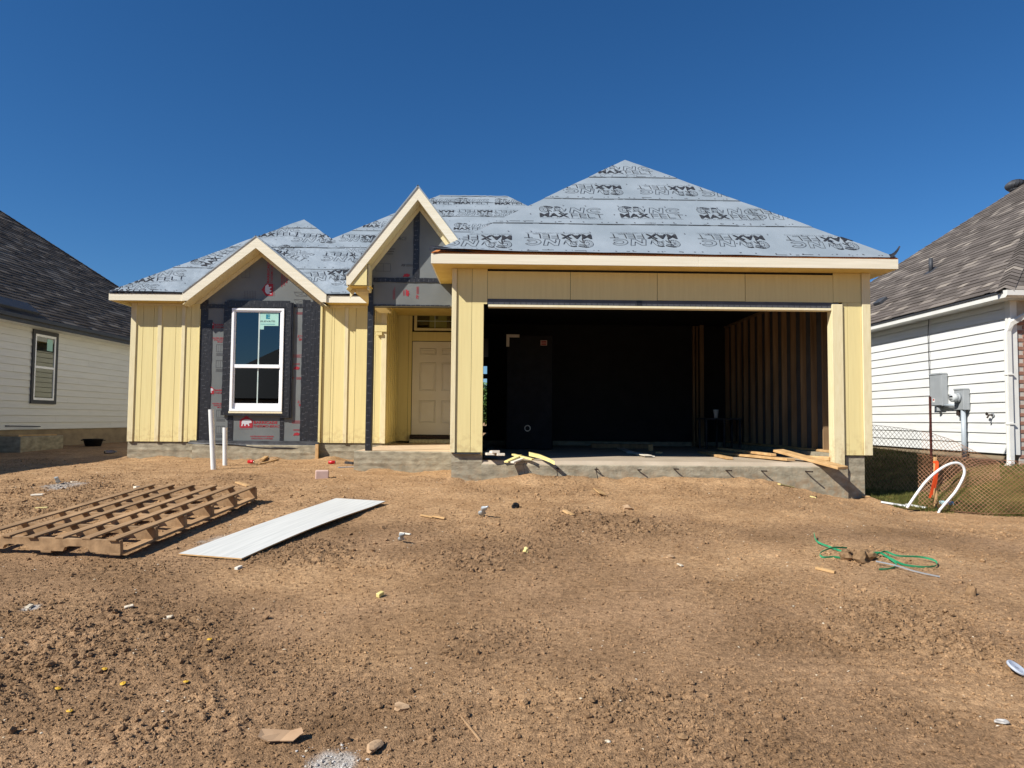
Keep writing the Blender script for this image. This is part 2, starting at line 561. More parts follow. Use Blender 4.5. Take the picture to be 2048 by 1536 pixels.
def glass(name, tint=(.55, .62, .62)):
    m = bpy.data.materials.new(name)
    m.use_nodes = True
    nt = m.node_tree
    N, L = nt.nodes, nt.links
    N.remove(N['Principled BSDF'])
    t = N.new('ShaderNodeBsdfTransparent')
    t.inputs[0].default_value = tint + (1,)
    g = N.new('ShaderNodeBsdfGlossy')
    g.inputs['Roughness'].default_value = 0.004
    g.inputs['Color'].default_value = (.72, .76, .76, 1)
    fr = N.new('ShaderNodeFresnel')
    fr.inputs[0].default_value = 1.75
    mu = N.new('ShaderNodeMath')
    mu.operation = 'MULTIPLY'
    mu.inputs[1].default_value = 1.7
    L.new(fr.outputs[0], mu.inputs[0])
    mx = N.new('ShaderNodeMixShader')
    L.new(mu.outputs[0], mx.inputs[0])
    L.new(t.outputs[0], mx.inputs[1])
    L.new(g.outputs[0], mx.inputs[2])
    L.new(mx.outputs[0], N['Material Output'].inputs[0])
    return m
M['glass'] = glass('window_glass', (.25, .28, .28))
M['clear'] = glass('clear_plastic', (.9, .92, .92))

# ------------------------------------------------------------------ ground
def big_mesh(name, V, F, mat, smooth=True, attrs=None):
    """numpy arrays -> mesh; F is (n, 3) or (n, 4)"""
    me = bpy.data.meshes.new(name)
    k = F.shape[1]
    me.vertices.add(len(V))
    me.vertices.foreach_set('co', V.astype(np.float32).ravel())
    me.loops.add(F.size)
    me.loops.foreach_set('vertex_index', F.astype(np.int32).ravel())
    me.polygons.add(len(F))
    me.polygons.foreach_set('loop_start', (np.arange(len(F)) * k).astype(np.int32))
    me.polygons.foreach_set('use_smooth', np.full(len(F), smooth))
    me.update(calc_edges=True)
    for an, av in (attrs or {}).items():
        a = me.attributes.new(an, 'FLOAT', 'POINT')
        a.data.foreach_set('value', av.astype(np.float32).ravel())
    me.materials.append(mat)
    return me

def soil_mat(name, crumb=False):
    m = bpy.data.materials.new(name)
    m.use_nodes = True
    nt = m.node_tree
    N, L = nt.nodes, nt.links
    b = N['Principled BSDF']
    b.inputs['Roughness'].default_value = .95
    b.inputs['Specular IOR Level'].default_value = .12
    tc = N.new('ShaderNodeTexCoord')

    def noise(sc, det, out='Fac'):
        n = N.new('ShaderNodeTexNoise')
        n.inputs['Scale'].default_value, n.inputs['Detail'].default_value = sc, det
        L.new(tc.outputs['Object'], n.inputs['Vector'])
        return n.outputs[out]

    def ramp(src, c0, c1, lo, hi):
        r = N.new('ShaderNodeValToRGB')
        r.color_ramp.elements[0].position, r.color_ramp.elements[1].position = lo, hi
        r.color_ramp.elements[0].color, r.color_ramp.elements[1].color = c0, c1
        L.new(src, r.inputs[0])
        return r.outputs[0]

    def mix(f, a, c):
        x = N.new('ShaderNodeMix')
        x.data_type = 'RGBA'
        if isinstance(f, float):
            x.inputs[0].default_value = f
        else:
            L.new(f, x.inputs[0])
        L.new(a, x.inputs[6])
        L.new(c, x.inputs[7])
        return x.outputs[2]

    at_ = lambda nm: (lambda n: (setattr(n, 'attribute_name', nm), n.outputs['Fac'])[1])(N.new('ShaderNodeAttribute'))
    brown = ramp(noise(1.3, 8), S(130, 103, 76), S(165, 134, 103), .32, .68)
    sand = ramp(noise(3.1, 8), S(166, 132, 96), S(197, 162, 123), .3, .7)
    grey = ramp(noise(6.3, 6), S(124, 99, 74), S(158, 129, 99), .3, .7)
    ash = ramp(noise(20, 6), S(146, 134, 120), S(200, 192, 182), .3, .7)
    c = mix(at_('sand'), brown, sand)
    c = mix(at_('clod'), c, grey)
    fine = ramp(noise(85, 5), (.62, .60, .58, 1), (1.34, 1.32, 1.28, 1), .3, .72)
    for f_ in (fine, ramp(noise(27, 6), (.74, .73, .72, 1), (1.24, 1.23, 1.2, 1), .34, .66)):
        v = N.new('ShaderNodeVectorMath')
        v.operation = 'MULTIPLY'
        L.new(c, v.inputs[0])
        L.new(f_, v.inputs[1])
        c = v.outputs[0]
    c = mix(at_('ash'), v.outputs[0], ash)
    L.new(c, b.inputs['Base Color'])
    bp = N.new('ShaderNodeBump')
    bp.inputs['Strength'].default_value = .9
    bp.inputs['Distance'].default_value = .012
    L.new(noise(120, 6), bp.inputs['Height'])
    L.new(bp.outputs[0], b.inputs['Normal'])
    return m

M['soil'] = soil_mat('soil')
ASH = [(ground_hit(665, 1530), .13), (ground_hit(130, 972), .28), (ground_hit(60, 1222), .07), (ground_hit(455, 1082), .3)]

def soil_attrs(x, y):
    n = fbm(x * .7, y * .7, 61, 4)
    sand = sm(.30, .62, n * .75 + .38 * sm(5.2, 9.6, y) + .08 * sm(-2, 3, x) - .05) * .85
    clod = np.clip(clod_mask(x, y) * .5, 0, .6)
    ash = np.zeros_like(x)
    for p, r in ASH:
        ash = np.maximum(ash, np.exp(-((x - p.x) / r) ** 2 - ((y - p.y) / (r * 1.1)) ** 2))
    ash = sm(.35, .9, ash * (.5 + fbm(x * 9, y * 9, 71, 4)))
    return dict(sand=sand, clod=clod, ash=ash)

ys = [-400, -150, -60, -25, -10, -4, -1, .5, 1.4, 2.0]
y = 2.2
while y < 15.0:
    ys.append(y)
    y += 0.0105 + 0.0013 * max(0, y - 2.5) ** 1.25
for g in (15.3, 15.7, 16.3, 17, 18, 19.5, 21.5, 24, 28, 34, 44, 60, 90, 150, 260, 420):
    ys.append(g)
ys = np.array(ys)
inner = np.linspace(-1, 1, 820)
outer = np.array([1.02, 1.05, 1.1, 1.18, 1.3, 1.5, 1.9, 2.6, 4, 7, 14, 30, 70, 160])
sc = np.concatenate([-outer[::-1], inner, outer])
half = 2.2 + .80 * np.clip(ys, 0, 40)
GX = sc[None, :] * half[:, None]
GY = np.repeat(ys[:, None], len(sc), 1)
GZ = full_z(GX.ravel(), GY.ravel()).reshape(GX.shape)
nr, nc = GX.shape
ii = (np.arange(nr - 1)[:, None] * nc + np.arange(nc - 1)[None, :]).ravel()
GF = np.stack([ii, ii + 1, ii + nc + 1, ii + nc], 1)
GV = np.stack([GX.ravel(), GY.ravel(), GZ.ravel()], 1)
ground = link('ground', big_mesh('ground', GV, GF, M['soil'], True, soil_attrs(GV[:, 0], GV[:, 1])))
ground['kind'] = 'structure'
ground['label'] = 'bare brown clay soil of the building plot'

# loose crumbs of soil, far too many to count
def scatter_mass(name, label, cat, n, size, dens, mat_, sq=.75, ico=False):
    if ico:
        bm = bmesh.new()
        bmesh.ops.create_icosphere(bm, subdivisions=1, radius=1)
        bm.verts.index_update()
        TV = np.array([v.co[:] for v in bm.verts])
        TF = np.array([[v.index for v in f.verts] for f in bm.faces])
        bm.free()
    else:
        TV = np.array([(1, 0, 0), (-1, 0, 0), (0, 1, 0), (0, -1, 0), (0, 0, 1), (0, 0, -1)], float)
        TF = np.array([(0, 2, 4), (2, 1, 4), (1, 3, 4), (3, 0, 4), (2, 0, 5), (1, 2, 5), (3, 1, 5), (0, 3, 5)])
    x, y = dens(n)
    n = len(x)
    s = size(n)
    J = 1 + rng.uniform(-.38, .38, (n, len(TV), 3))
    P = TV[None] * J
    a = rng.uniform(0, 6.28, n)
    ca, sa = np.cos(a)[:, None], np.sin(a)[:, None]
    tl = rng.uniform(-.6, .6, n)[:, None]
    X, Yv, Z = P[..., 0], P[..., 1] * .85, P[..., 2] * sq
    X, Z = X * np.cos(tl) - Z * np.sin(tl), X * np.sin(tl) + Z * np.cos(tl)
    X, Yv = X * ca - Yv * sa, X * sa + Yv * ca
    z = full_z(x, y) + s * .25
    V = np.stack([X * s[:, None] + x[:, None], Yv * s[:, None] + y[:, None], Z * s[:, None] + z[:, None]], -1).reshape(-1, 3)
    F = (TF[None] + (np.arange(n) * len(TV))[:, None, None]).reshape(-1, 3)
    o = link(name, big_mesh(name, V, F, mat_, False, soil_attrs(V[:, 0], V[:, 1]) if mat_ is M['soil'] else None))
    tag(o, label, cat)
    o['kind'] = 'stuff'
    return o

def free_spot(x, y):
    """not under the house, the neighbours or the grass"""
    k = ~((x > -7) & (x < 5.3) & (y > 13.0)) & ~((x > -2.3) & (x < -.6) & (y > 10.9)) & ~((x > -.75) & (x < 5.3) & (y > 9.82))
    return k & ~((x > 5.3) & (y > 9.3)) & (x > -9.6)

def crumbs_at(n):
    yy = 2.3 + 10.5 * rng.random(n * 4) ** 1.35
    xx = rng.uniform(-1, 1, n * 4) * (1.4 + .78 * yy)
    w = .22 + clod_mask(xx, yy) * .7
    k = (rng.random(n * 4) < w) & free_spot(xx, yy)
    return xx[k][:n], yy[k][:n]

def clods_at(n):
    yy = 2.3 + 11 * rng.random(n * 9)
    xx = rng.uniform(-1, 1, n * 9) * (1.4 + .78 * yy)
    k = (rng.random(n * 9) < clod_mask(xx, yy) ** 1.6 * .6 + .012) & free_spot(xx, yy)
    return xx[k][:n], yy[k][:n]

scatter_mass('soil_crumbs', 'loose brown crumbs of dry soil strewn over the whole plot', 'soil', 135000, lambda n: .0030 + .0105 * rng.random(n) ** 3.4, crumbs_at, M['soil'])
scatter_mass('soil_clods', 'broken brown clods of clay lying in rough patches of the plot', 'soil', 6000, lambda n: .008 + .019 * rng.random(n) ** 4.5, clods_at, M['soil'], .7, True)
M['chip'] = mat('pale_chip', S(190, 170, 138), S(222, 210, 188), .8, (30, 30, 30), 2)

def chips_at(n):
    yy = 2.4 + 10 * rng.random(n) ** 1.1
    xx = rng.uniform(-1, 1, n) * (1.2 + .76 * yy)
    k = free_spot(xx, yy)
    return xx[k], yy[k]
scatter_mass('pale_chips', 'tiny pale stone and wood chips sprinkled over the soil', 'gravel', 1900, lambda n: .0035 + .008 * rng.random(n) ** 3, chips_at, M['chip'], .4)
def ash_at(n):
    xs, yy = [], []
    for p, r in ASH[:2]:
        xs.append(p.x + rng.normal(0, r * .55, n // 2))
        yy.append(p.y + rng.normal(0, r * .6, n // 2))
    return np.concatenate(xs), np.concatenate(yy)
M['ashlump'] = mat('mortar_lump', S(160, 152, 142), S(205, 200, 192), .9, (30, 30, 30), 2)
scatter_mass('mortar_crumbs', 'white crumbs of dried mortar in two small heaps on the soil', 'mortar', 380, lambda n: .0025 + .008 * rng.random(n) ** 5, ash_at, M['ashlump'], .6, True)

# ------------------------------------------------------------------ the house under construction
G, W, DW, PY = 9.96, 13.35, 14.9, 11.1       # depth of garage front, bedroom front, door wall, porch gable
XL, XR, XG = -6.94, 5.19, -0.68              # left wall, right wall, garage left wall
OH = 0.30
SLOPE = 0.784
ZE, ZS = 2.738, 2.588                        # top and bottom of the eave fascia
gx = lambda px, py=760: at(px, py, G).x
gzz = lambda py, px=1320: at(px, py, G).z
wx = lambda px, py=740: at(px, py, W).x
wz = lambda py, px=480: at(px, py, W).z
house = thing('unfinished_house', 'unfinished single-storey house with yellow siding and grey felt roof', 'house', (-.9, 16, 0))
H = house

# --- foundation
prt = lambda n, vf, m, p=H, s=False: part(n, vf, M[m], p, s)
def rough_slab(name, x0, x1, y0, y1, z0, z1, seams=(), m='concrete', tz=None):
    """concrete with an uneven front face, worn arris and small ridges where the form boards met"""
    nx = max(2, int((x1 - x0) / .045))
    zs = [z1, z1 - .012] + [z1 - .012 - (z1 - .012 - z0) * k / 22 for k in range(1, 23)]
    V, F = [], []
    xs = np.linspace(x0, x1, nx)
    for j, z in enumerate(zs):
        n1 = fbm(xs * 9, np.full(nx, z * 14 + 3), 13, 4)
        rdg = sum(np.exp(-((z - s_ - .006 * vnoise(xs * 3, xs * 0, 5)) / .012) ** 2) * (.3 + vnoise(xs * 14, xs * 0 + s_ * 9, 8)) for s_ in seams) if seams else 0
        off = (n1 - .5) * .012 - .012 * rdg + (.012 if j == 0 else 0)
        for x, o in zip(xs, off):
            V.append((x, y0 + float(o), z + (float(o) * .2 if j == 0 else 0)))
    for j in range(len(zs) - 1):
        for i in range(nx - 1):
            F.append((j * nx + i, (j + 1) * nx + i, (j + 1) * nx + i + 1, j * nx + i + 1))
    k = len(V)
    V += [(x0, y1, z1 if tz is None else tz), (x1, y1, z1 if tz is None else tz), (x0, y1, z0), (x1, y1, z0)]
    F.append(tuple(range(nx)) + (k + 1, k))
    e = len(zs) - 1
    F.append((k,) + tuple(k + 2 for _ in (0,)) + tuple(j * nx for j in range(e, -1, -1)))
    F.append((k + 1,) + tuple(j * nx + nx - 1 for j in range(0, e + 1)) + (k + 3,))
    F.append((k, k + 1, k + 3, k + 2))
    return part(name, (V, F), M[m], H)

rough_slab('foundation', XL + .02, -2.15, W + .025, 25.5, -1.0, -.004, (-.16, -.27))
bx0, bx1 = at(384, 900, W - .18).x, at(631, 900, W - .18).x
rough_slab('foundation_ledge', bx0, bx1, W - .18, W + .02, -1.0, -.045, (-.20,))
rough_slab('porch_slab', -2.24, XG + .03, 11.02, 14.9, -1.0, -.045, (-.13, -.24), 'concrete')
part('porch_floor', box(-2.22, XG, 11.06, 14.9, -.045, -.0405), M['porch'], H)
rough_slab('foundation', XG + .01, gx(966), G + .03, 10.35, -1.3, -.006, (-.13, -.3))
rough_slab('foundation', gx(1691), XR - .03, G + .03, 10.35, -1.5, -.006, (-.13, -.24, -.37))
rough_slab('garage_slab', gx(966) - .01, gx(1691) + .01, G - .01, 10.10, -1.5, -.165, (-.28, -.4))
part('garage_floor', prism([(9.965, -.17), (10.02, -.112), (16.1, -.10), (16.1, -.6), (9.965, -.6)], 'x', gx(966), gx(1691)), M['floor'], H)
part('curb', box(XR - .2, XR - .03, 10.36, 16.1, -1.2, -.006), M['concrete'], H)
part('curb', box(XG + .02, XG + .2, 10.36, 16.1, -1.2, -.006), M['concrete'], H)
part('curb', box(XG + .2, XR - .2, 15.95, 16.1, -.6, -.006), M['concrete'], H)
part('foundation', box(XG + .2, XR - .03, 16.1, 25.5, -1.0, -.006), M['concrete'], H)

# --- garage front: panels, corner boards, header
def panel(x0, x1, z0, z1, Y, m='siding', d=.016, name='siding_panel', c=.0015):
    return part(name, box(min(x0, x1), max(x0, x1), Y, Y + d, z0, z1, c), M[m], H)

zh = gzz(601)                                  # bottom of the header panels
def gp(a, b, z0, z1, **k):
    return panel(gx(a) + .0008, gx(b) - .0008, z0, z1, G, **k)
gp(911.8, 942, .0, ZS); gp(942.4, 966, .0, gzz(612)); gp(942.4, 973, gzz(612) + .001, ZS)
for a, b in ((973, 1140), (1140, 1315), (1315, 1492), (1492, 1669)):
    gp(a + .35, b - .35, zh + random.uniform(-.003, .003), ZS - .03)
gp(1669, 1725, zh + .002, ZS); gp(1687, 1697, .0, zh); gp(1697.3, 1725, .0, zh)
part('corner_board', box(gx(902), gx(911.5), G - .022, G + .06, -.004, ZS, .003), M['trim'], H)
part('corner_board', box(gx(1725.5), gx(1742), G - .022, G + .06, -.0, ZS, .003), M['trim'], H)
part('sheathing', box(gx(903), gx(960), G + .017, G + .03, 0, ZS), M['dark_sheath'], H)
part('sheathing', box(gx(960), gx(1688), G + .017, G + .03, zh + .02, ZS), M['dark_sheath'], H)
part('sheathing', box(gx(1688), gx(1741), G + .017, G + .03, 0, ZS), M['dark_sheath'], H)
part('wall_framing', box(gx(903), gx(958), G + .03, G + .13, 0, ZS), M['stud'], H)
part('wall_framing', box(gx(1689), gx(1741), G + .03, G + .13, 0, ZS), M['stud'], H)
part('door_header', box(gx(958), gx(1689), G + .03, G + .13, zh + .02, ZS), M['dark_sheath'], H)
z_b = gzz(617.5)
part('weather_strip', box(gx(973.5), gx(1679), G - .004, G + .012, gzz(613) + .002, zh - .003, .002), M['grey_flash'], H)
tk = [box(gx(985 + 11 * k) - .004, gx(985 + 11 * k) + .004, G - .006, G - .0045, gzz(613) + .004, gzz(608)) for k in range(63)]
part('strip_ticks', join(*tk), M['ink'], H)
part('strip_tape', box(gx(1273), gx(1284), G - .008, G - .0045, gzz(613) + .003, zh - .004), M['tape'], H)
for a, b in ((975, 1400), (1400.4, 1664)):
    part('head_jamb', box(gx(a), gx(b), G - .012, G + .12, z_b, gzz(613), .003), M['cream'], H)
part('side_jamb', box(gx(960), gx(966), G + .031, G + .13, -.09, z_b - .002, .002), M['siding'], H)
part('side_jamb', box(gx(1664.5), gx(1687.5, 850) - .004, G - .028, G + .13, -.175, gzz(605), .003), M['trim'], H)
part('sill_flashing', box(gx(909), gx(962), G - .03, G + .02, -.024, -.005), M['ink'], H)

# --- bedroom front: panels and battens
wb = .0
def wp(a, b, z1=ZS, **k):
    return panel(wx(a) + .0008, wx(b) - .0008, .0, z1, W, **k)
for a, b in ((262, 283), (283.4, 304.5), (304.9, 349), (349.4, 379), (379.4, 396)):
    wp(a, b)
for a, b in ((644, 662), (662.4, 667), (667.4, 710), (710.4, 750), (750.4, 771)):
    wp(a, b)
for a, b in ((313.5, 321.5), (361.5, 368.5), (688.5, 695.5)):
    part('batten', box(wx(a), wx(b), W - .02, W - .001, .002, ZS - .05, .002), M['trim'], H)
part('corner_board', box(wx(259.5), wx(270.5), W - .022, W + .05, -.002, ZS, .003), M['trim'], H)
part('corner_board', box(wx(762), wx(772.5), W - .022, W + .05, -.002, ZS, .003), M['trim'], H)
part('edge_trim', box(wx(639.5), wx(643.5), W - .035, W + .03, -.004, ZS - .02, .002), M['siding'], H)
part('edge_trim', box(wx(396.3), wx(397.6), W - .012, W + .03, .0, ZS - .1, .001), M['siding'], H)
for a, b in ((271, 372), (652, 760)):
    part('frieze_board', box(wx(a), wx(b), W - .012, W - .001, ZS - .048, ZS, .002), M['trim'], H)
part('trim_block', box(wx(748), wx(773), W - .05, W - .023, wz(664, 760), wz(650, 760), .003), M['siding'], H)
part('trim_block', box(wx(752), wx(764), W - .06, W - .023, wz(671, 758), wz(665, 758), .003), M['siding'], H)

# --- side walls of lap siding, back wall, inner partitions
M['lap'] = mat('lap_siding', S(206, 198, 170), S(216, 208, 182), .7, (3, 3, 30), 4, bump=.2, bscale=(6, 6, 60), bdist=.003)
for k in range(18):
    z0 = k * .145
    part('lap_plank', prism([(XL, z0 + .15), (XL - .016, z0), (XL - .004, z0 - .004)], 'y', W + .06, 25.5), M['lap'], H)
    part('lap_plank', prism([(XR, z0 + .15), (XR + .016, z0), (XR + .004, z0 - .004)], 'y', G + .07, 25.5), M['lap'], H)
part('sheathing', box(XL, XL + .1, W + .06, 25.5, 0, ZS + .1), M['dark_sheath'], H)
part('sheathing', box(XR - .03, XR - .005, G + .14, 25.5, 0, ZS + .1), M['grey_flash'], H)
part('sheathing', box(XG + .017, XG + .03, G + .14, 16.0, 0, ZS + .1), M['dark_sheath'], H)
for k in range(12):
    y0 = G + .06 + k * .405
    part('siding_panel', box(XG, XG + .016, y0 + .0008, y0 + .4042, 0, ZS + .05, .0015), M['siding'], H)
bwx0, bwx1, bz0, bz1 = -1.2, -.47, .24, 2.38
for x0, x1, z0, z1 in ((XL, bwx0, 0, 2.7), (bwx1, XR, 0, 2.7), (bwx0, bwx1, 0, bz0), (bwx0, bwx1, bz1, 2.7)):
    part('back_wall', box(x0, x1, 25.4, 25.5, z0, z1), M['dark_sheath'], H)
part('window_rail', box(bwx0, bwx1, 25.42, 25.46, 1.93, 2.10), M['dark_sheath'], H)
for x0, x1, z0, z1 in ((-.27, XR - .03, 0, 2.7), (-.66, -.27, 2.3, 2.7)):
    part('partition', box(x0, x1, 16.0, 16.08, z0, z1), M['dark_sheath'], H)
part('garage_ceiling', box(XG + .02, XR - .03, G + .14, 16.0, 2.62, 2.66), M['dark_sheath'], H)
part('house_ceiling', box(XL + .1, -.7, DW + .1, 25.4, 2.6, 2.64), M['dark_sheath'], H)

# --- studs of the right garage wall
for k in range(14):
    yy = 10.62 + .03 + k * .40 if k else 10.45
    x0 = XR - .03 - .09
    part('stud', box(x0, XR - .031, yy, yy + .038, .036, 2.58, .002), M['stud'], H)
part('bottom_plate', box(XR - .125, XR - .03, 10.37, 15.95, -.004, .034, .002), M['lumber'], H)
part('top_plate', box(XR - .125, XR - .03, 10.37, 15.95, 2.582, 2.618, .002), M['stud'], H)
pp = at(1404, 760, 15.6)
part('stud', box(pp.x - .045, pp.x + .045, 15.6, 15.64, -.09, 2.6, .002), M['stud'], H)
for px in (1388, 1395):
    pp = at(px, 760, 15.8)
    part('stud', box(pp.x - .02, pp.x + .02, 15.8, 15.89, -.09, 2.6, .002), M['stud'], H)

# --- roofs
AL = math.atan(SLOPE)
CA, SA = math.cos(AL), math.sin(AL)
def zr(d):
    return ZE + SLOPE * d
XEL, XER = -7.19, 5.50                          # left and right eaves
XGE, YGE = -.96, G - OH - .02                   # garage left eave, front eave
YWE = W - OH                                    # bedroom front eave
XWR = -1.67
hg = (XER - XGE) / 2
gax, gay = XGE + hg, YGE + hg
hw = (XWR - XEL) / 2
wax, way = XEL + hw, YWE + hw
YM = 15.0
RX0, RX1 = -1.81, .17
hm = RX0 - XEL
YR = YM + hm
hmr = XER - RX1
decks = {}
def deck(P, tn=.012):
    """a sloping roof board from plan points with heights, thin, facing up"""
    n = len(P)
    P = [Vector(p) for p in P]
    nn = (P[1] - P[0]).cross(P[2] - P[0]).normalized()
    if nn.z < 0:
        P.reverse()
        nn = -nn
    V = P + [p - nn * tn for p in P]
    F = [tuple(range(n)), tuple(range(2 * n - 1, n - 1, -1))] + [(i, i + n, (i + 1) % n + n, (i + 1) % n) for i in range(n)]
    return V, F
garage_roof = part('roof_plane', deck([(XGE, YGE, ZE), (XER, YGE, ZE), (gax, gay, zr(hg))]), M['deck'], H)
# the bedroom's front slope is open where the bay's small gable runs into it
YB = YWE - .03
A_, L1, R1 = at(509, 472, YB), at(365, 585, YB), at(652.5, 589, YB)
bay_ax, bay_hx = (R1.x + L1.x) / 2, (R1.x - L1.x) / 2
uc, ul, ur = bay_ax - XEL, bay_ax - bay_hx - XEL, bay_ax + bay_hx - XEL
vc = (A_.z - ZE) / SA
lw = hw / CA
vt = lw * (uc / hw if uc < hw else (2 * hw - uc) / hw)
wing_polys = [[(0, -.02), (ul, -.02), (uc, vc), (uc, vt)], [(ur, -.02), (2 * hw, -.02)] + ([(hw, lw)] if uc < hw else []) + [(uc, vt), (uc, vc)]]
if uc > hw:
    wing_polys[0].append((hw, lw))
w3 = lambda p: (XEL + p[0], YWE + p[1] * CA, ZE + p[1] * SA)
wing_roof = part('roof_plane', deck([w3(p) for p in wing_polys[0]]), M['felt_back'], H)
part('roof_plane', deck([w3(p) for p in wing_polys[1]]), M['felt_back'], H)
main_roof = part('roof_plane', deck([(XEL, YM, ZE), (XER, YM, ZE), (RX1, YR, zr(hm)), (RX0, YR, zr(hm))]), M['deck'], H)
part('roof_plane', deck([(XGE, YGE, ZE), (gax, gay, zr(hg)), (gax, YM + hg, zr(hg)), (XGE, YM + 0, ZE)]), M['felt'], H)
part('roof_plane', deck([(XER, YGE, ZE), (XER, YR + hm, ZE), (RX1, YR, zr(hm)), (gax, YM + hg, zr(hg)), (gax, gay, zr(hg))]), M['felt'], H)
part('roof_plane', deck([(XEL, YWE, ZE), (wax, way, zr(hw)), (wax, YM + hw, zr(hw)), (RX0, YR, zr(hm)), (XEL, YR + hm, ZE)]), M['felt_loose'], H)
part('roof_plane', deck([(XWR, YWE, ZE), (XWR, YM, ZE), (wax, YM + hw, zr(hw)), (wax, way, zr(hw))]), M['felt_loose'], H)
part('roof_plane', deck([(XEL, YR + hm, ZE), (RX0, YR, zr(hm)), (RX1, YR, zr(hm)), (XER, YR + hm, ZE)]), M['felt'], H)

# the printed emblem of the roofing felt, one unit wide
def felt_logo():
    L = [sh(text('MAX', .155, .455, bold=.026), .0, .062)]
    bar = lambda x0, x1, y: poly([(x0, y), (x1, y)], .0055)
    for x, w_, hs in ((.495, .10, (.210, .14)), (.625, .10, (.210, .14, .068)), (.755, .105, (.068,)), (.925, .0, ())):
        L.append(poly([(x + .008, .068), (x, .210)], .015))
        for y_ in hs:
            L += [bar(x + .01, x + w_, y_), bar(x + .01, x + w_, y_ - .012)]
    L += [bar(.87, .995, .210), bar(.87, .995, .198)]
    L.append(sh(text('MAXIMUM TRACTION PROVEN SATISFACTION', .026, .955, bold=-.012, res=1), .008, .006))
    slant = lambda P, x, w_: [(x + (p[0] + .16 * p[1]) * w_, .25 + .215 * p[1]) for p in P]
    L.append(poly(slant([(0, 0), (.0, 1), (.27, 1), (.73, .42), (.73, 1), (1, 1), (1, 0), (.73, 0), (.27, .58), (.27, 0)], .474, .215), .0075, True))
    arc = lambda r0, r1, a0, a1: [(.5 + r0 * math.cos(R(a0 + (a1 - a0) * i / 20)), .5 + r1 * math.sin(R(a0 + (a1 - a0) * i / 20))) for i in range(21)]
    L.append(poly(slant(arc(.5, .5, 35, 325) + arc(.25, .24, 325, 35), .735, .235), .0075, True))
    ell = lambda cx, cy, rx, ry, a0=0, a1=360, n=22: [(cx + rx * math.cos(R(a0 + (a1 - a0) * i / n)), cy + ry * math.sin(R(a0 + (a1 - a0) * i / n))) for i in range(n + 1)]
    L.append(poly(ell(.085, .385, .083, .125, 30, 330), .006))
    sp = [(.09 + (.05 - .00011 * t) * math.cos(R(t)), .37 + (.08 - .0002 * t) * math.sin(R(t))) for t in range(-90, 360, 30)]
    L.append(poly(sp, .007))
    for t in range(70, 330, 24):
        c, s = math.cos(R(t)), math.sin(R(t))
        L.append(poly([(.09 + .048 * c, .38 + .075 * s), (.085 + .078 * c, .385 + .118 * s)], .0045))
    L.append(poly([(.08, .505), (.12, .512), (.17, .495), (.215, .47)], .022))
    for k in range(7):
        L.append(poly([(.10 + .016 * k, .48 - .006 * k), (.125 + .013 * k, .42 - .004 * k)], .006))
    L.append(poly([(.125, .36), (.142, .29), (.145, .215)], .016))
    L.append(poly([(.15, .36), (.175, .32), (.19, .285)], .012))
    L.append(poly(ell(.285, .395, .045, .075, 100, 400), .006))
    L.append(poly([(.255, .485), (.285, .492), (.325, .478)], .026))
    L.append(poly([(.325, .488), (.36, .44), (.375, .385), (.385, .345)], .007))
    L.append(poly([(.31, .32), (.345, .295), (.395, .29), (.432, .42)], .007))
    L.append(poly([(.38, .33), (.405, .345), (.425, .405)], .006))
    L.append(poly([(.315, .31), (.335, .25), (.375, .21)], .022))
    for a in range(0, 360, 40):
        c, s = math.cos(R(a)), math.sin(R(a))
        L.append(poly([(.28 + .018 * c, .38 + .03 * s), (.28 + .036 * c, .38 + .055 * s)], .006))
    for k in range(3):
        L.append(poly([(.265, .35 - .01 * k), (.22, .335 - .025 * k)], .005))
    V, F = join(*L)
    return [Vector((v.x - .5, v.y - .265, 0)) for v in V], F
LOGO = felt_logo()

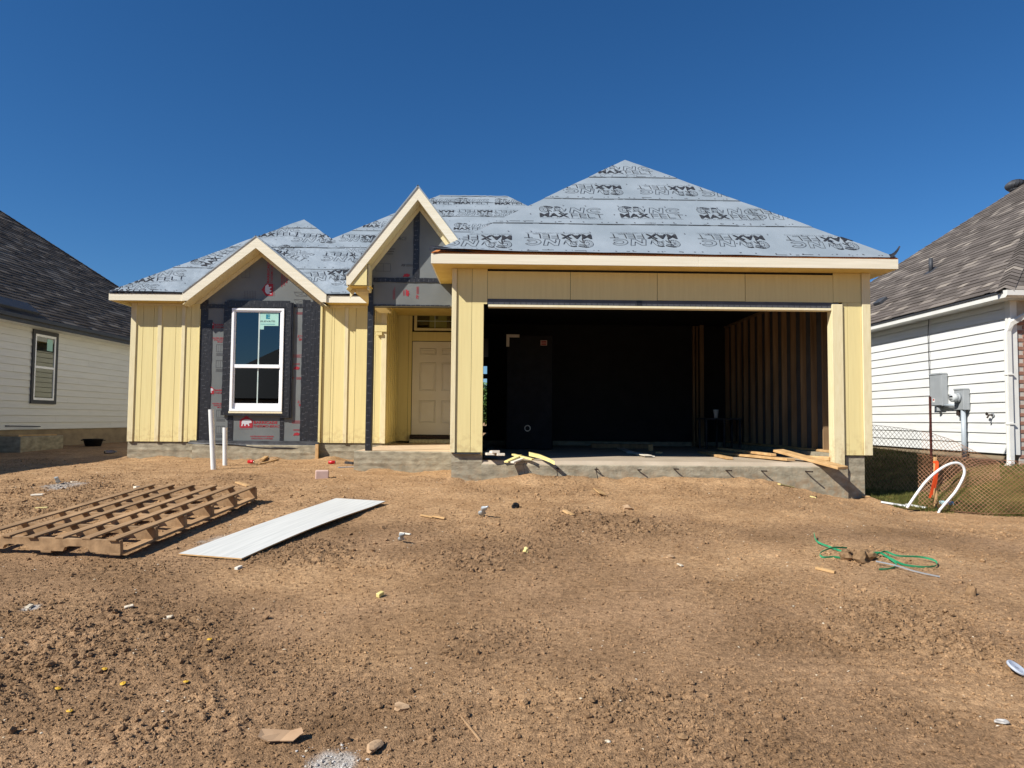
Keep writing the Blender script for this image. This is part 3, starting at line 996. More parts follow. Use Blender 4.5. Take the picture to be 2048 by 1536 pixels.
def felt(plane, O, poly2, cw, n, logos, m, wr, seed, lift=None, v0=0.0):
    """courses of felt lapped up a front slope, their lap lines and printed emblems"""
    U, V, N = Vector((1, 0, 0)), Vector((0, CA, SA)), Vector((0, -SA, CA))
    polys = poly2 if isinstance(poly2[0], list) else [poly2]
    clipm = lambda P_, F_: join(*[clip(P_, F_, q_) for q_ in polys])
    us = [p[0] for q_ in polys for p in q_]
    u0, u1 = min(us), max(us)
    vmax = max(p[1] for q_ in polys for p in q_)
    height = lambda u, v: wr * (fbm(u * 1.6, v * 2.2, seed, 4) - .4) * 2
    for k in range(n):
        a, b = max(0, v0 + k * cw - .0), min(vmax, v0 + (k + 1) * cw + .04)
        if a >= vmax:
            break
        nu, nv = int((u1 - u0) / .09) + 1, 9
        uu, vv = np.meshgrid(np.linspace(u0, u1, nu), np.linspace(a, b, nv))
        sag = .012 * (vnoise(uu * .9, uu * 0 + k * 3.1, seed) - .5) * (vv < a + .02)
        P = [Vector((p, q + s_, 0)) for p, q, s_ in zip(uu.ravel(), vv.ravel(), sag.ravel())]
        F = [(j * nu + i, j * nu + i + 1, (j + 1) * nu + i + 1, (j + 1) * nu + i) for j in range(nv - 1) for i in range(nu - 1)]
        P, F = clipm(P, F)
        if not P:
            continue
        ua, va = np.array([p.x for p in P]), np.array([p.y for p in P])
        hh = height(ua, va) + .012 - .008 * np.clip((va - a) / cw, 0, 1)
        if lift and k == 0:
            hh = hh + lift(ua, va)
        P = [Vector((p.x, p.y, float(h))) for p, h in zip(P, hh)]
        part('felt_sheet', to3d((P, F), O, U, V, N, .004), M[m], plane, True)
        # lap line: a dark edge and a row of small printed marks and nail heads
        segs = []
        rg = random.Random(seed + k)
        u = u0
        while u < u1:
            l = rg.uniform(.05, .5)
            if k and rg.random() < .85:
                segs.append(box(u, u + l, a - .014, a - .004, 0, .001))
            u += l + rg.uniform(.0, .12)
        u = u0
        while u < u1:
            l = rg.choice((.015, .02, .03, .05, .16))
            if rg.random() < .55:
                q = rg.choice((.025, .04, .06))
                segs.append(box(u, u + l, a + q, a + q + rg.choice((.008, .012)), 0, .001))
            u += l + rg.uniform(.02, .14)
        if k:
            segs.append(box(u0, u1, a - .02, a - .014, 0, .001))
        if segs:
            P, F = clipm(*join(*segs))
            if P:
                ua, va = np.array([p.x for p in P]), np.array([p.y for p in P])
                hh = height(ua, va) + .0145 - .008 * np.clip((va - a) / cw, 0, 1) * (va >= a) + (lift(ua, va) if lift and k == 0 else 0)
                part('lap_print', to3d(([Vector((p.x, p.y, float(h))) for p, h in zip(P, hh)], F), O, U, V, N, .005), M['ink_grey'], plane)
        # cap nails holding the course down
        nails = []
        for q, st in ((.06, .22), (cw * .36, .42), (cw * .68, .42)):
            u = u0 + rg.uniform(0, st)
            while u < u1:
                v_ = a + q + rg.uniform(-.02, .02)
                nails.append(([Vector((u + .013 * math.cos(t), v_ + .013 * math.sin(t), 0)) for t in (0, 1.05, 2.1, 3.14, 4.2, 5.25)], [(0, 1, 2, 3, 4, 5)]))
                u += st * rg.uniform(.75, 1.3)
        P, F = clipm(*join(*nails))
        if P:
            ua, va = np.array([p.x for p in P]), np.array([p.y for p in P])
            hh = height(ua, va) + .017 + (lift(ua, va) if lift and k == 0 else 0)
            part('cap_nails', to3d(([Vector((p.x, p.y, float(h))) for p, h in zip(P, hh)], F), O, U, V, N, .005), M['ink_white'], plane)['kind'] = 'stuff'
    for i, (px, py, ang, sz) in enumerate(logos):
        q = atp(px, py, O, N) - O
        q = (q.dot(U), q.dot(V))
        v, f = sh(([x * sz for x in LOGO[0]], LOGO[1]), q[0], q[1], R(ang))
        v, f = clipm(v, f)
        if not v:
            continue
        ua, va = np.array([p.x for p in v]), np.array([p.y for p in v])
        hh = height(ua, va) + .021 + (lift(ua, va) if lift else 0)
        part('printed_emblem', to3d(([Vector((p.x, p.y, float(h))) for p, h in zip(v, hh)], f), O, U, V, N), M['ink'], plane)

lg = hg / CA
def garage_lift(u, v):
    """the loose lower edge curls up off the board towards the left end"""
    e = np.exp(-(v / .10) ** 2)
    return e * (.045 * np.exp(-(u / .9) ** 2) + .018 * np.exp(-((u - 2.2) / 1.3) ** 2) + .004 * (u < 4.5))
felt(garage_roof, Vector((XGE, YGE, ZE)), [(-.0, -.026), (2 * hg, -.026), (hg, lg)], lg / 3.94, 5,
     [(954, 484, 180, .98), (1116, 482, 180, .98), (1288, 482, 180, .98), (1464, 484, 180, .98), (1641, 487, 180, .98),
      (1142, 427, 0, .98), (1301, 428, 0, .98), (1459, 430, 0, .98), (1560, 432, 180, .98),
      (1185, 381, 180, .98), (1333, 383, 180, .98), (1456, 387, 180, .98), (1249, 342, 0, .98)], 'felt', .008, 5, garage_lift)
felt(wing_roof, Vector((XEL, YWE, ZE)), wing_polys, 1.0, 4,
     [(556, 466, 8, .98), (630, 478, 180, .98), (585, 508, -30, .9), (692, 516, 180, .98), (650, 554, 195, .98), (716, 563, 180, .98),
      (318, 555, 12, .98), (430, 512, 70, .98), (272, 579, 0, .8)], 'felt_loose', .016, 15, v0=0)
lm = hm / CA
felt(main_roof, Vector((XEL, YM, ZE)), [(0, 0), (XER - XEL, 0), (RX1 - XEL, lm), (RX0 - XEL, lm)], lm / 6.5, 8,
     [(945, 404, 0, .98), (879, 404, 0, .98), (1024, 405, 0, .98), (949, 427, 180, .98), (872, 427, 180, .98), (1022, 428, 180, .98), (945, 455, 0, .98), (1010, 455, 0, .98),
      (765, 450, 0, .98), (717, 478, 180, .98), (690, 505, 0, .98), (760, 480, 180, .98)], 'felt', .008, 25)
# ridge and hip caps of felt
def cap(p, q, w=.09):
    p, q = Vector(p) + Vector((0, 0, .018)), Vector(q) + Vector((0, 0, .018))
    d = (q - p).normalized()
    s = d.cross(Vector((0, 0, 1))).normalized()
    dn = Vector((0, 0, -w * .6))
    n = 24
    V, F = [], []
    for i in range(n + 1):
        c = p.lerp(q, i / n) + Vector((0, 0, random.uniform(-.004, .008)))
        V += [c - s * w + dn, c, c + s * w + dn]
        if i:
            k = 3 * i
            F += [(k - 3, k - 2, k + 1, k), (k - 2, k - 1, k + 2, k + 1)]
    part('ridge_cap', (V, F), M['felt'], H, True)
cap((RX0, YR, zr(hm)), (RX1, YR, zr(hm)))
# curled flaps of felt at the right end of the eave and along the right hip
def curl(pts, w, mt='felt_back'):
    V, F = [], []
    for i, p in enumerate(pts):
        V += [Vector(p), Vector(p) + Vector(w[i])]
        if i:
            k = 2 * i
            F.append((k - 2, k - 1, k + 1, k))
    part('felt_flap', (V, F), M[mt], garage_roof, True)
e0 = at(1765, 511, YGE)
curl([(e0.x + .24 * t, YGE - .005 - .02 * t, ZE + .008 + .15 * max(0, t - .45) ** 2 / .3) for t in np.linspace(0, 1, 9)], [(0, .03 + .1 * (1 - t), .02 + .08 * (1 - t)) for t in np.linspace(0, 1, 9)])
e0 = Vector((XGE, YGE, ZE))
curl([(e0.x - .02 + .6 * t, YGE - .035 * (1 - t), ZE + .022 + .01 * math.sin(6 * t)) for t in np.linspace(0, 1, 12)], [(-.0, .012, .062 * (1 - t) ** .7 + .004) for t in np.linspace(0, 1, 12)], 'felt_back')

# --- fascia and soffits
def fascia(x0, x1, y0, y1, z0=ZS, z1=ZE - .014):
    return part('fascia_board', box(x0, x1, y0, y1, z0, z1, .003), M['fascia'], H)
sp = at(1397, 525, YGE).x
fascia(XGE, sp, YGE, YGE + .02); fascia(sp + .0015, XER, YGE, YGE + .02)
fascia(XGE, XGE + .02, YGE + .021, 15.0); fascia(XER - .02, XER, YGE + .021, 25.8)
part('soffit_board', box(XGE + .021, XER - .021, YGE + .021, G + .01, ZS + .002, ZS + .012), M['soffit'], H)
part('soffit_board', box(XGE + .021, XG + .02, G + .011, 15.0, ZS + .002, ZS + .012), M['soffit'], H)
part('soffit_board', box(XR - .01, XER - .021, G + .011, 25.8, ZS + .002, ZS + .012), M['soffit'], H)
fl = at(371, 595, YWE).x
fr_ = at(650, 600, YWE).x
fascia(XEL, fl, YWE, YWE + .02); fascia(fr_, XWR, YWE, YWE + .02)
fascia(XEL, XEL + .02, YWE + .021, 25.8)
part('soffit_board', box(XEL + .021, fl, YWE + .021, W + .01, ZS + .002, ZS + .012), M['soffit'], H)
part('soffit_board', box(fr_, XWR, YWE + .021, W + .01, ZS + .002, ZS + .012), M['soffit'], H)
part('soffit_board', box(XEL + .021, XL + .02, W + .011, 25.8, ZS + .002, ZS + .012), M['soffit'], H)

# --- gables (window bay and porch)
def gable(Yr, Yw, apex, lo, th, ret, wall_z0, wx0, wx1, roof_back, mt):
    """rake boards, rake soffits, sheathed wall and roof of a small gable; returns the wall plane's centre"""
    ax, az = apex
    hx, hz = ax - lo[0], az - lo[1]
    s = hz / hx
    for sg in (-1, 1):
        e = ax + sg * hx
        part('rake_board', prism([(ax, az), (e, lo[1]), (e, lo[1] - ret), (e - sg * (th - ret) / s if th > ret else e, lo[1] - ret), (ax, az - th)], 'y', Yr, Yr + .022), M['fascia'], H)
        part('rake_soffit', prism([(ax, az - th + .002), (e - sg * .0, lo[1] - th + .002), (e, lo[1] - th + .016), (ax, az - th + .016)], 'y', Yr + .0225, Yw + .01), M['trim'], H)
        part('rake_frieze', prism([(ax, az - th - .002), (e, lo[1] - th - .002), (e, lo[1] - th - .09), (ax, az - th - .09)], 'y', Yw - .02, Yw - .005), M['trim'], H)
        p = [(e + sg * .012, Yr - .012, lo[1] + .012 - .0 * s), (ax, Yr - .012, az + .014), (ax, roof_back, az + .014), (e + sg * .012, roof_back, lo[1] + .012)]
        part('gable_roof', deck(p, .02), M[mt], H)
    return s

# window bay
YB = YWE - .03
A = at(509, 472, YB)
L_ = at(365, 585, YB)
R_ = at(652.5, 589, YB)
bay_hx = (R_.x - L_.x) / 2
bay_ax = (R_.x + L_.x) / 2
bay_lo = (L_.z + R_.z) / 2
th = A.z - at(509, 495.5, YB).z
gable(YB, W + .03, (bay_ax, A.z), (bay_ax - bay_hx, bay_lo), th, .145, 0, 0, 0, way + 1.0, 'felt_loose')
BX0, BX1 = wx(397.8), wx(640)
zt = A.z - th
YBW = W + .02
sb = (A.z - bay_lo) / bay_hx
wallP = [(BX0, .0), (BX1, .0), (BX1, zt - .02 - sb * (BX1 - bay_ax)), (bay_ax, zt - .02), (BX0, zt - .02 - sb * (bay_ax - BX0))]
bay = part('bay_wall', prism(wallP, 'y', YBW, YBW + .1), M['sheath'], H)
porch_wall = None

def wall_print(parent, vf, px, py, Y, m, ang=0, box_=None, off=.004, name='wall_print', centre=True):
    """flat print on a wall facing the street; vf in metres, centred on a photo point"""
    p = at(px, py, Y)
    v, f = vf
    if centre:
        cx = (min(q[0] for q in v) + max(q[0] for q in v)) / 2
        cy = (min(q[1] for q in v) + max(q[1] for q in v)) / 2
        v = [Vector((q[0] - cx, q[1] - cy, 0)) for q in v]
    v, f = sh((v, f), p.x, p.z, R(ang))
    if box_:
        a, b = at(box_[0], box_[1], Y), at(box_[2], box_[3], Y)
        v, f = clip(v, f, [(a.x, b.z), (b.x, b.z), (b.x, a.z), (a.x, a.z)])
    if v:
        return part(name, to3d((v, f), (0, Y, 0), (1, 0, 0), (0, 0, 1), (0, -1, 0), off), M[m], parent)

def tape(parent, x0, y0, x1, y1, Y, off=.003, d=.004, marks=True, step=.075, seed=1, mt='tape'):
    """strip of black flashing tape between two photo corners, with its small white key marks"""
    a, b = at(x0, y0, Y), at(x1, y1, Y)
    xa, xb, za, zb = min(a.x, b.x), max(a.x, b.x), min(a.z, b.z), max(a.z, b.z)
    rg = random.Random(seed)
    vert = zb - za > xb - xa
    n = max(2, int((zb - za if vert else xb - xa) / .08))
    P0, P1 = [], []
    for i in range(n + 1):
        t = i / n
        j0, j1 = rg.uniform(-.004, .004), rg.uniform(-.004, .004)
        if vert:
            P0.append((xa + j0, za + (zb - za) * t)); P1.append((xb + j1, za + (zb - za) * t))
        else:
            P0.append((xa + (xb - xa) * t, za + j0)); P1.append((xa + (xb - xa) * t, zb + j1))
    o = part('flashing_tape', prism(P0 + P1[::-1], 'y', Y - off - d, Y - off), M[mt], parent)
    if marks:
        K = join(poly([(math.cos(t * math.pi / 3) * .008, math.sin(t * math.pi / 3) * .008) for t in range(6)], .0035, True), ribbons([((.009, 0), (.042, .002))], .0032), ribbons([((.03, 0), (.03, .008)), ((.038, 0), (.038, .008))], .003))
        L = []
        ln, wd = (zb - za, xb - xa) if vert else (xb - xa, zb - za)
        cols = max(1, int(wd / .075))
        for c in range(cols):
            q = rg.uniform(0, step)
            while q < ln:
                w_ = wd * (c + .5) / cols + rg.uniform(-.008, .008) - .015
                x, z = (xa + w_, za + q) if vert else (xa + q, za + w_ + .015)
                L.append(sh(K, x, z, rg.choice((0, 0, math.pi)) + (0 if vert else math.pi / 2) + rg.uniform(-.12, .12)))
                q += step
        v, f = join(*L)
        v, f = clip(v, f, [(xa, za), (xb, za), (xb, zb), (xa, zb)])
        if v:
            part('tape_print', to3d((v, f), (0, Y - off - d, 0), (1, 0, 0), (0, 0, 1), (0, -1, 0), .0012), M['ink_white'], o if parent is H else parent)
    return o

def bear(h):
    """red house-shaped badge with a white bear, height h; returns badge and bear"""
    badge = [(0, .06), (.06, 0), (1.02, 0), (1.08, .06), (1.08, .62), (.54, 1.0), (0, .62)]
    b = [(.14, .14), (.24, .14), (.28, .30), (.36, .34), (.40, .16), (.50, .14), (.50, .22), (.56, .30), (.66, .28), (.74, .14), (.82, .18), (.76, .34), (.84, .40), (.96, .40), (1.0, .46), (.96, .58), (.88, .66), (.78, .68), (.62, .70), (.40, .68), (.24, .60), (.16, .46), (.18, .32)]
    f = lambda P: ([Vector((p[0] * h, p[1] * h, 0)) for p in P], [tuple(range(len(P)))])
    return f(badge), f(b)

def brand(parent, px, py, Y, u, ang=0, box_=None, m='ink_red', full=True):
    """badge, BARRICADE and THERMO-BRACE lettering; badge's lower left corner at the photo point, u = badge height"""
    bd, be = bear(u)
    wall_print(parent, bd, px, py, Y, m, ang, box_, .0035, 'printed_badge', False)
    wall_print(parent, be, px, py, Y, 'bear_grey', ang, box_, .0048, 'printed_bear', False)
    t = join(sh(text('BARRICADE', .22 * u, 1.95 * u, bold=.025), 1.16 * u, .34 * u), sh(text('THERMO-BRACE', .21 * u, 2.35 * u, shear=.25, bold=.004), 1.12 * u, .04 * u), sh(text('BARRICADEBP.COM', .055 * u, 1.08 * u, res=1), 0, -.12 * u))
    wall_print(parent, t, px, py, Y, m, ang, box_, .0035, 'printed_lettering', False)
M['bear_grey'] = mat('print_ground', S(196, 196, 198), S(204, 204, 206), .55, (5, 5, 5), 2)

# tape, a black edge-shadow strip and prints of the bay wall
Yb = YBW
px1 = Yb / FPX                     # metres per photo pixel on this wall
LB, RB = (418, 610, 452, 884), (578, 612, 606, 884)
for a in ((398.2, 600, 409, 884), (409.5, 640, 418, 884), (626, 598, 639.5, 884), (606, 600, 614, 884), (614.5, 604, 625.5, 884)):  # the leftmost strip is no tape: black standing in for the siding edge's shadow
    tape(bay, *a, Yb, .003 + .0006 * (int(a[0]) % 5), seed=int(a[0]), step=.12)
tape(bay, 398.5, 608, 452, 617, Yb, .0075, seed=4)
tape(bay, 583, 608.5, 625, 615.5, Yb, .0075, seed=5)
tape(bay, 456, 828, 465, 883, Yb, seed=6)
tape(bay, 560.5, 832, 567, 884, Yb, seed=7)
for y0 in (672, 803):
    brand(bay, 409.5, y0 - 15, Yb, 17 * px1, 0, LB)
    wall_print(bay, join(sh(text('WATER-RESISTANT BARRIER', .026, .48, bold=.02), 0, .07), sh(text('STRUCTURAL R SYSTEMS', .026, .42, bold=.02), .03, .035), sh(text('MOLD RESISTANT', .026, .28, bold=.02), .1, 0)), 450, y0 + 8, Yb, 'ink_red', 0, LB)
    d = []
    for k in range(2):
        q = -.30 * k
        d += [poly([(0, q), (.16, q), (.16, q + .135), (0, q + .135)], .005, True), poly([(.08, q), (.08, q + .135)], .004), poly([(.04, q), (.04, q + .135)], .003), poly([(.12, q), (.12, q + .135)], .003)] + [poly([(0, q - .03 - .02 * j), (.16, q - .03 - .02 * j)], .006) for j in range(3)]
    wall_print(bay, join(*d), 441, y0 + 44, Yb, 'ink_grey', 0, LB)
brand(bay, 479, 855.5, Yb, 24 * px1, 0, (465.5, 828, 561, 884))
wall_print(bay, join(sh(text('WATER-RESISTANT BARRIER', .026, .44, bold=.02), 0, .04), sh(text('STRUCTURAL R SYSTEMS', .026, .40, bold=.02), .02, 0)), 524, 875, Yb, 'ink_red', 0, (465.5, 828, 561, 884))
USMAP = [(0, .35), (.1, .8), (.3, .9), (.75, .85), (.95, 1), (1, .8), (.85, .45), (.8, .1), (.7, .25), (.5, .15), (.42, 0), (.3, .2), (.12, .25)]
usm = lambda w: ([Vector((p[0] * w, p[1] * w * .6, 0)) for p in USMAP], [tuple(range(len(USMAP)))])
for py in (676, 807):
    wall_print(bay, join(sh(text('THERMO-BRACE', .042, .46, shear=.25), 0, 0), sh(text('BARRICADE', .042, .38, bold=.03), .05, .06)), 619, py, Yb, 'ink_red', 180, RB)
for py in (626, 756):
    wall_print(bay, join(sh(text('ZIJ', .04, .09, bold=.03, shear=.3), .17, 0), poly([(0, .03), (.14, .03)], .006), poly([(0, .012), (.14, .012)], .006), poly([(0, .046), (.14, .046)], .006)), 594, py, Yb, 'ink_red', 180, RB)
for py in (716, 848):
    wall_print(bay, join(*[poly([(0, .02 * k), (.18 - .04 * (k % 2), .02 * k)], .007) for k in range(3)]), 594, py - 4, Yb, 'ink_red', 0, RB)
    wall_print(bay, usm(.12), 593, py + 20, Yb, 'ink_red', 180, RB)
    wall_print(bay, join(*[poly([(0, .018 * k), (.12, .018 * k)], .006) for k in range(2)]), 593, py + 12, Yb, 'ink_red', 0, RB)
brand(bay, 546, 592, Yb, 23 * px1, 90)
wall_print(bay, join(sh(text('WATER-RESISTANT BARRIER', .03, .5, bold=.02), 0, .09), sh(text('STRUCTURAL R SYSTEMS', .03, .44, bold=.02), .03, .045), sh(text('MOLD RESISTANT', .03, .3, bold=.02), .08, 0)), 569, 548, Yb, 'ink_red', 90)
for k, (x, y) in enumerate(((601, 588), (601, 603))):
    wall_print(bay, join(poly([(.04, 0), (.24, 0), (.2, .075), (0, .075)], .005, True), poly([(.04, 0), (.2, .075)], .003), poly([(.24, 0), (0, .075)], .003)) , x, y, Yb, 'ink_grey')
for k, (x, y) in enumerate(((468, 548), (492, 545))):
    wall_print(bay, join(poly([(0, 0), (.15, 0), (.15, .2), (0, .2)], .005, True), poly([(.07, 0), (.07, .2)], .003)), x, y, Yb, 'ink_grey')
wall_print(bay, join(*[poly([(.03 * k, 0), (.03 * k, .16)], .005) for k in range(8)]), 500, 590, Yb, 'ink_grey')

# window of the bay
win = part('window', box(wx(462.5), wx(467.5), W - .05, W + .02, wz(817.5), wz(621.5), .004), M['vinyl'], H)
wpart = lambda n, a, b, c, d, y0, y1, m='vinyl', ch=.003: part(n, box(wx(a), wx(b), y0, y1, wz(d), wz(c), ch), M[m], win)
wpart('frame_rail', 562, 567, 621.5, 817.5, W - .05, W + .02)
wpart('frame_rail', 462.5, 567, 617, 621.4, W - .05, W + .02)
wpart('frame_rail', 462.5, 567, 817.6, 822.5, W - .055, W + .02)
wpart('sill', 461, 568, 822.8, 826.5, W - .05, W + .02, 'cream')
for n_, y0, y1, d in (('upper_sash', 621.6, 735, -.03), ('lower_sash', 729, 817.4, -.012)):
    for a, b, c, e in ((467.6, 470, y0, y1), (559, 561.9, y0, y1)):
        wpart(n_, a, b, c, e, W + d, W + d + .03)
wpart('upper_sash', 470.1, 558.9, 621.6, 624.5, W - .03, W + .0)
wpart('meeting_rail', 470.1, 558.9, 729, 736, W - .036, W + .02)
wpart('lower_sash', 470.1, 558.9, 806.5, 817.4, W - .012, W + .018)
part('window_pane', box(wx(470), wx(559), W - .006, W - .002, wz(729.5), wz(624)), M['glass'], win)
part('window_pane', box(wx(470), wx(559), W + .006, W + .01, wz(807), wz(735.5)), M['glass'], win)
wpart('muntin', 515.2, 517.8, 624.6, 728.9, W - .012, W - .0065, 'muntin', .001)
wpart('muntin', 514.8, 517, 736.1, 806.4, W + .0, W + .0055, 'muntin', .001)
M['sticker'] = mat('mint_sticker', S(160, 205, 190), S(170, 214, 200), .5, (5, 5, 5), 2)
M['teal'] = mat('teal_ink', S(20, 120, 140), S(24, 128, 148), .5, (5, 5, 5), 2)
sa, sb_ = at(518.5, 628, W), at(557, 652, W)
sc_ = at(528, 659, W)
part('sticker', prism([(sa.x, sc_.z), (sc_.x, sc_.z), (sc_.x, sb_.z), (sb_.x, sb_.z), (sb_.x, sa.z + .02), (sa.x + .08, sa.z + .025), (sa.x, sa.z)], 'y', W - .0095, W - .0068), M['sticker'], win)
wall_print(win, text('E', .085, .075, bold=.06), 536.5, 633.5, W, 'teal', 0, None, .011, 'sticker_print')
wall_print(win, text('ELEVATE', .03, .27, bold=.01), 536, 642.8, W, 'ink', 0, None, .011, 'sticker_print')
wall_print(win, poly([(0, 0), (.26, 0)], .008), 536, 648.5, W, 'teal', 0, None, .011, 'sticker_print')
# tape round the window, standing proud
for i, (a, b, c, d) in enumerate(((450.5, 604, 462, 826), (567.6, 606, 583, 836), (457, 601.5, 581, 616.5), (444, 822, 574, 832))):
    tape(bay, a, b, c, d, YBW, .012 + .006 * i, .03 if i < 2 else .036, seed=20 + i, step=.12)
tape(bay, 574.5, 606, 580, 836, YBW, .055, .006, seed=33)
tape(bay, 562, 826, 580, 836, YBW, .05, .006, seed=34, marks=False)
part('bay_back', box(BX0, wx(462), YBW + .1, YBW + .14, 0, 2.6), M['dark_sheath'], H)
part('bay_back', box(wx(567), BX1, YBW + .1, YBW + .14, 0, 2.6), M['dark_sheath'], H)

# membrane sagging out from under the bay wall
nm = 40
V, F = [], []
for i in range(nm + 1):
    t = i / nm
    x = BX0 - .12 + (BX1 - BX0 + .14) * t
    out = .10 + .11 * math.sin(math.pi * t) ** .7 + .02 * math.sin(9 * t)
    z1 = -.024 - .085 * sm(.15, .8, t) * (1 - sm(.86, 1, t)) - .01 * math.sin(14 * t)
    V += [Vector((x, W - .0, .03)), Vector((x, W - out * .6, .0)), Vector((x, W - out, z1)), Vector((x, W - out + .012, z1 - .012)), Vector((x, W - out * .5, -.03))]
    if i:
        k = 5 * i
        F += [(k - 5 + j, k - 4 + j, k + 1 + j, k + j) for j in range(4)]
part('membrane_flap', (V, F), M['membrane'], H, True)
part('form_stake', box(at(631, 900, W - .2).x, at(637, 900, W - .2).x, W - .22, W - .18, -.62, -.02, .003), M['lumber'], H)

# --- porch
YP = PY - OH
A = at(836, 371.5, YP)
L_ = at(692.7, 550.5, YP)
th = A.z - at(836, 399, YP).z
gable(YP, PY, (A.x, A.z), (L_.x, L_.z), th, .145, 0, 0, 0, 16.5, 'felt')
s_p = (A.z - L_.z) / (A.x - L_.x)
zb0 = at(800, 612, PY).z
plx = at(737.5, 600, PY).x
zt = A.z - th
wl = zt - .02 - s_p * (A.x - plx)
pw = part('porch_gable_wall', prism([(plx, zb0), (XG + .02, zb0), (XG + .02, zt - .02 - s_p * abs(XG + .02 - A.x)), (A.x, zt - .02), (plx, wl)], 'y', PY, PY + .1), M['sheath'], H)
zl = L_.z - .145
bxl = at(733, 560, YP).x
part('eave_return', prism([(L_.x + .03, zl + .001), (bxl, zl + .001), (bxl, zl + .001 + s_p * (bxl - L_.x - .03) * .95)], 'y', YP + .023, YP + .04), M['siding'], H)
part('eave_return', box(bxl + .001, plx + .045, YP + .06, PY + .02, zl - .06, zl + .33, .003), M['trim'], H)
part('soffit_board', box(L_.x + .01, bxl + .05, YP + .05, 13.2, zl - .012, zl, .002), M['soffit'], H)
part('soffit_board', box(L_.x + .10, plx + .04, PY - .05, 13.2, zl - .075, zl - .013, .002), M['trim'], H)
part('fascia_board', box(L_.x - .002, L_.x + .018, YP + .023, 13.1, zl, L_.z - .01, .003), M['fascia'], H)
part('porch_beam', box(plx, XG, PY + .101, PY + .2, zb0 + .001, zb0 + .3), M['dark_sheath'], H)
part('porch_ceiling', box(-2.2, XG, PY + .2, DW, ZS + .05, ZS + .07), M['soffit'], H)
pc = at(737.5, 890, PY + .04)
post = part('porch_post', box(pc.x - .05, pc.x + .05, PY - .01, PY + .09, -.04, zb0, .008), M['tape'], H)
K = [sh(join(poly([(math.cos(t * math.pi / 3) * .009, math.sin(t * math.pi / 3) * .009) for t in range(6)], .004, True), ribbons([((.01, 0), (.04, .002))], .004)), pc.x - .02 + random.uniform(-.015, .015), z, random.uniform(-.3, .3)) for z in np.arange(.05, 2.2, .115)]
part('tape_print', to3d(join(*K), (0, PY - .01, 0), (1, 0, 0), (0, 0, 1), (0, -1, 0), .0012), M['ink_white'], post)
Y_ = PY
tape(pw, 828, 412, 838, 557, Y_, seed=41)
tape(pw, 747, 555, 900, 566, Y_, .008, seed=42)
tape(pw, 747, 609, 900, 613.5, Y_, .008, seed=43)
tape(pw, 738, 570, 747, 612, Y_, .012, seed=44)
wall_print(pw, text('BRACE', .055, .22, shear=.2), 800, 477, Y_, 'ink_grey')
wall_print(pw, text('THERMO', .055, .22, shear=.2), 770, 470, Y_, 'ink_grey')
for k in range(3):
    wall_print(pw, poly([(0, 0), (.17 - .03 * k, 0)], .012), 779, 498 + 5 * k, Y_, 'ink_grey')
wall_print(pw, join(poly([(0, 0), (.23, 0), (.23, .12), (0, .12)], .005, True), poly([(.12, 0), (.12, .12)], .004)), 766.5, 535, Y_, 'ink_grey')
wall_print(pw, usm(.11), 813, 550.5, Y_, 'ink_red', 180)
wall_print(pw, join(sh(text('ZIJ', .035, .07, bold=.03, shear=.3), 0, 0), *[poly([(.085, .006 + .013 * j), (.19, .006 + .013 * j)], .005) for j in range(3)]), 814, 531, Y_, 'ink_grey')
wall_print(pw, usm(.11), 815, 586, Y_, 'ink_red', 90)
wall_print(pw, join(poly([(0, 0), (.08, 0)], .006), poly([(0, .02), (.08, .02)], .006)), 808, 586, Y_, 'ink_red', 90)
wall_print(pw, join(*[poly([(0, .013 * j), (.2 - .03 * j, .013 * j)], .005) for j in range(3)]), 788, 586, Y_, 'ink_red', 90)
wall_print(pw, join(sh(text('ZIJ', .04, .07, bold=.03, shear=.3), 0, 0), *[poly([(.085, .006 + .013 * j), (.2, .006 + .013 * j)], .005) for j in range(3)]), 835, 586, Y_, 'ink_red', 90)

# entry: left return wall, door wall, door, transom
for k in range(6):
    y0 = W + .06 + k * .245
    part('siding_panel', box(-2.165, -2.15, y0, y0 + .242, 0, ZS + .05, .002), M['siding'], H)
    part('batten', box(-2.149, -2.13, y0 + .1, y0 + .145, 0, ZS + .05, .002), M['siding'], H)
part('sheathing', box(-2.2, -2.166, W + .06, DW + .1, 0, 2.7), M['dark_sheath'], H)
dx = lambda px, py=780: at(px, py, DW).x
dz = lambda py, px=860: at(px, py, DW).z
part('siding_panel', box(-2.149, dx(815.5), DW, DW + .016, 0, ZS + .05, .002), M['siding'], H)
part('siding_panel', box(dx(816), dx(822.5), DW, DW + .016, 0, ZS + .05, .002), M['siding'], H)
part('siding_panel', box(dx(823), XG, DW, DW + .016, dz(682), dz(664), .002), M['siding'], H)
part('siding_panel', box(dx(823), XG, DW, DW + .016, dz(620), ZS + .05, .002), M['siding'], H)
part('sheathing', box(-2.15, XG, DW + .06, DW + .1, 0, 2.7), M['dark_sheath'], H)
d0, d1, dzb, dzt = dx(823.5), XG - .05, dz(869.5), dz(683)
dr = part('front_door', box(d0, d1, DW + .02, DW + .055, dzb, dzt, .003), M['door'], H)
part('door_sill', box(d0 - .02, d1 + .02, DW - .07, DW + .05, dz(878), dzb - .004, .004), M['steel'], H)
part('door_step', box(d0 - .03, d1 + .02, DW - .04, DW + .05, -.039, dz(878) - .004, .004), M['trim'], H)
dw = d1 - d0
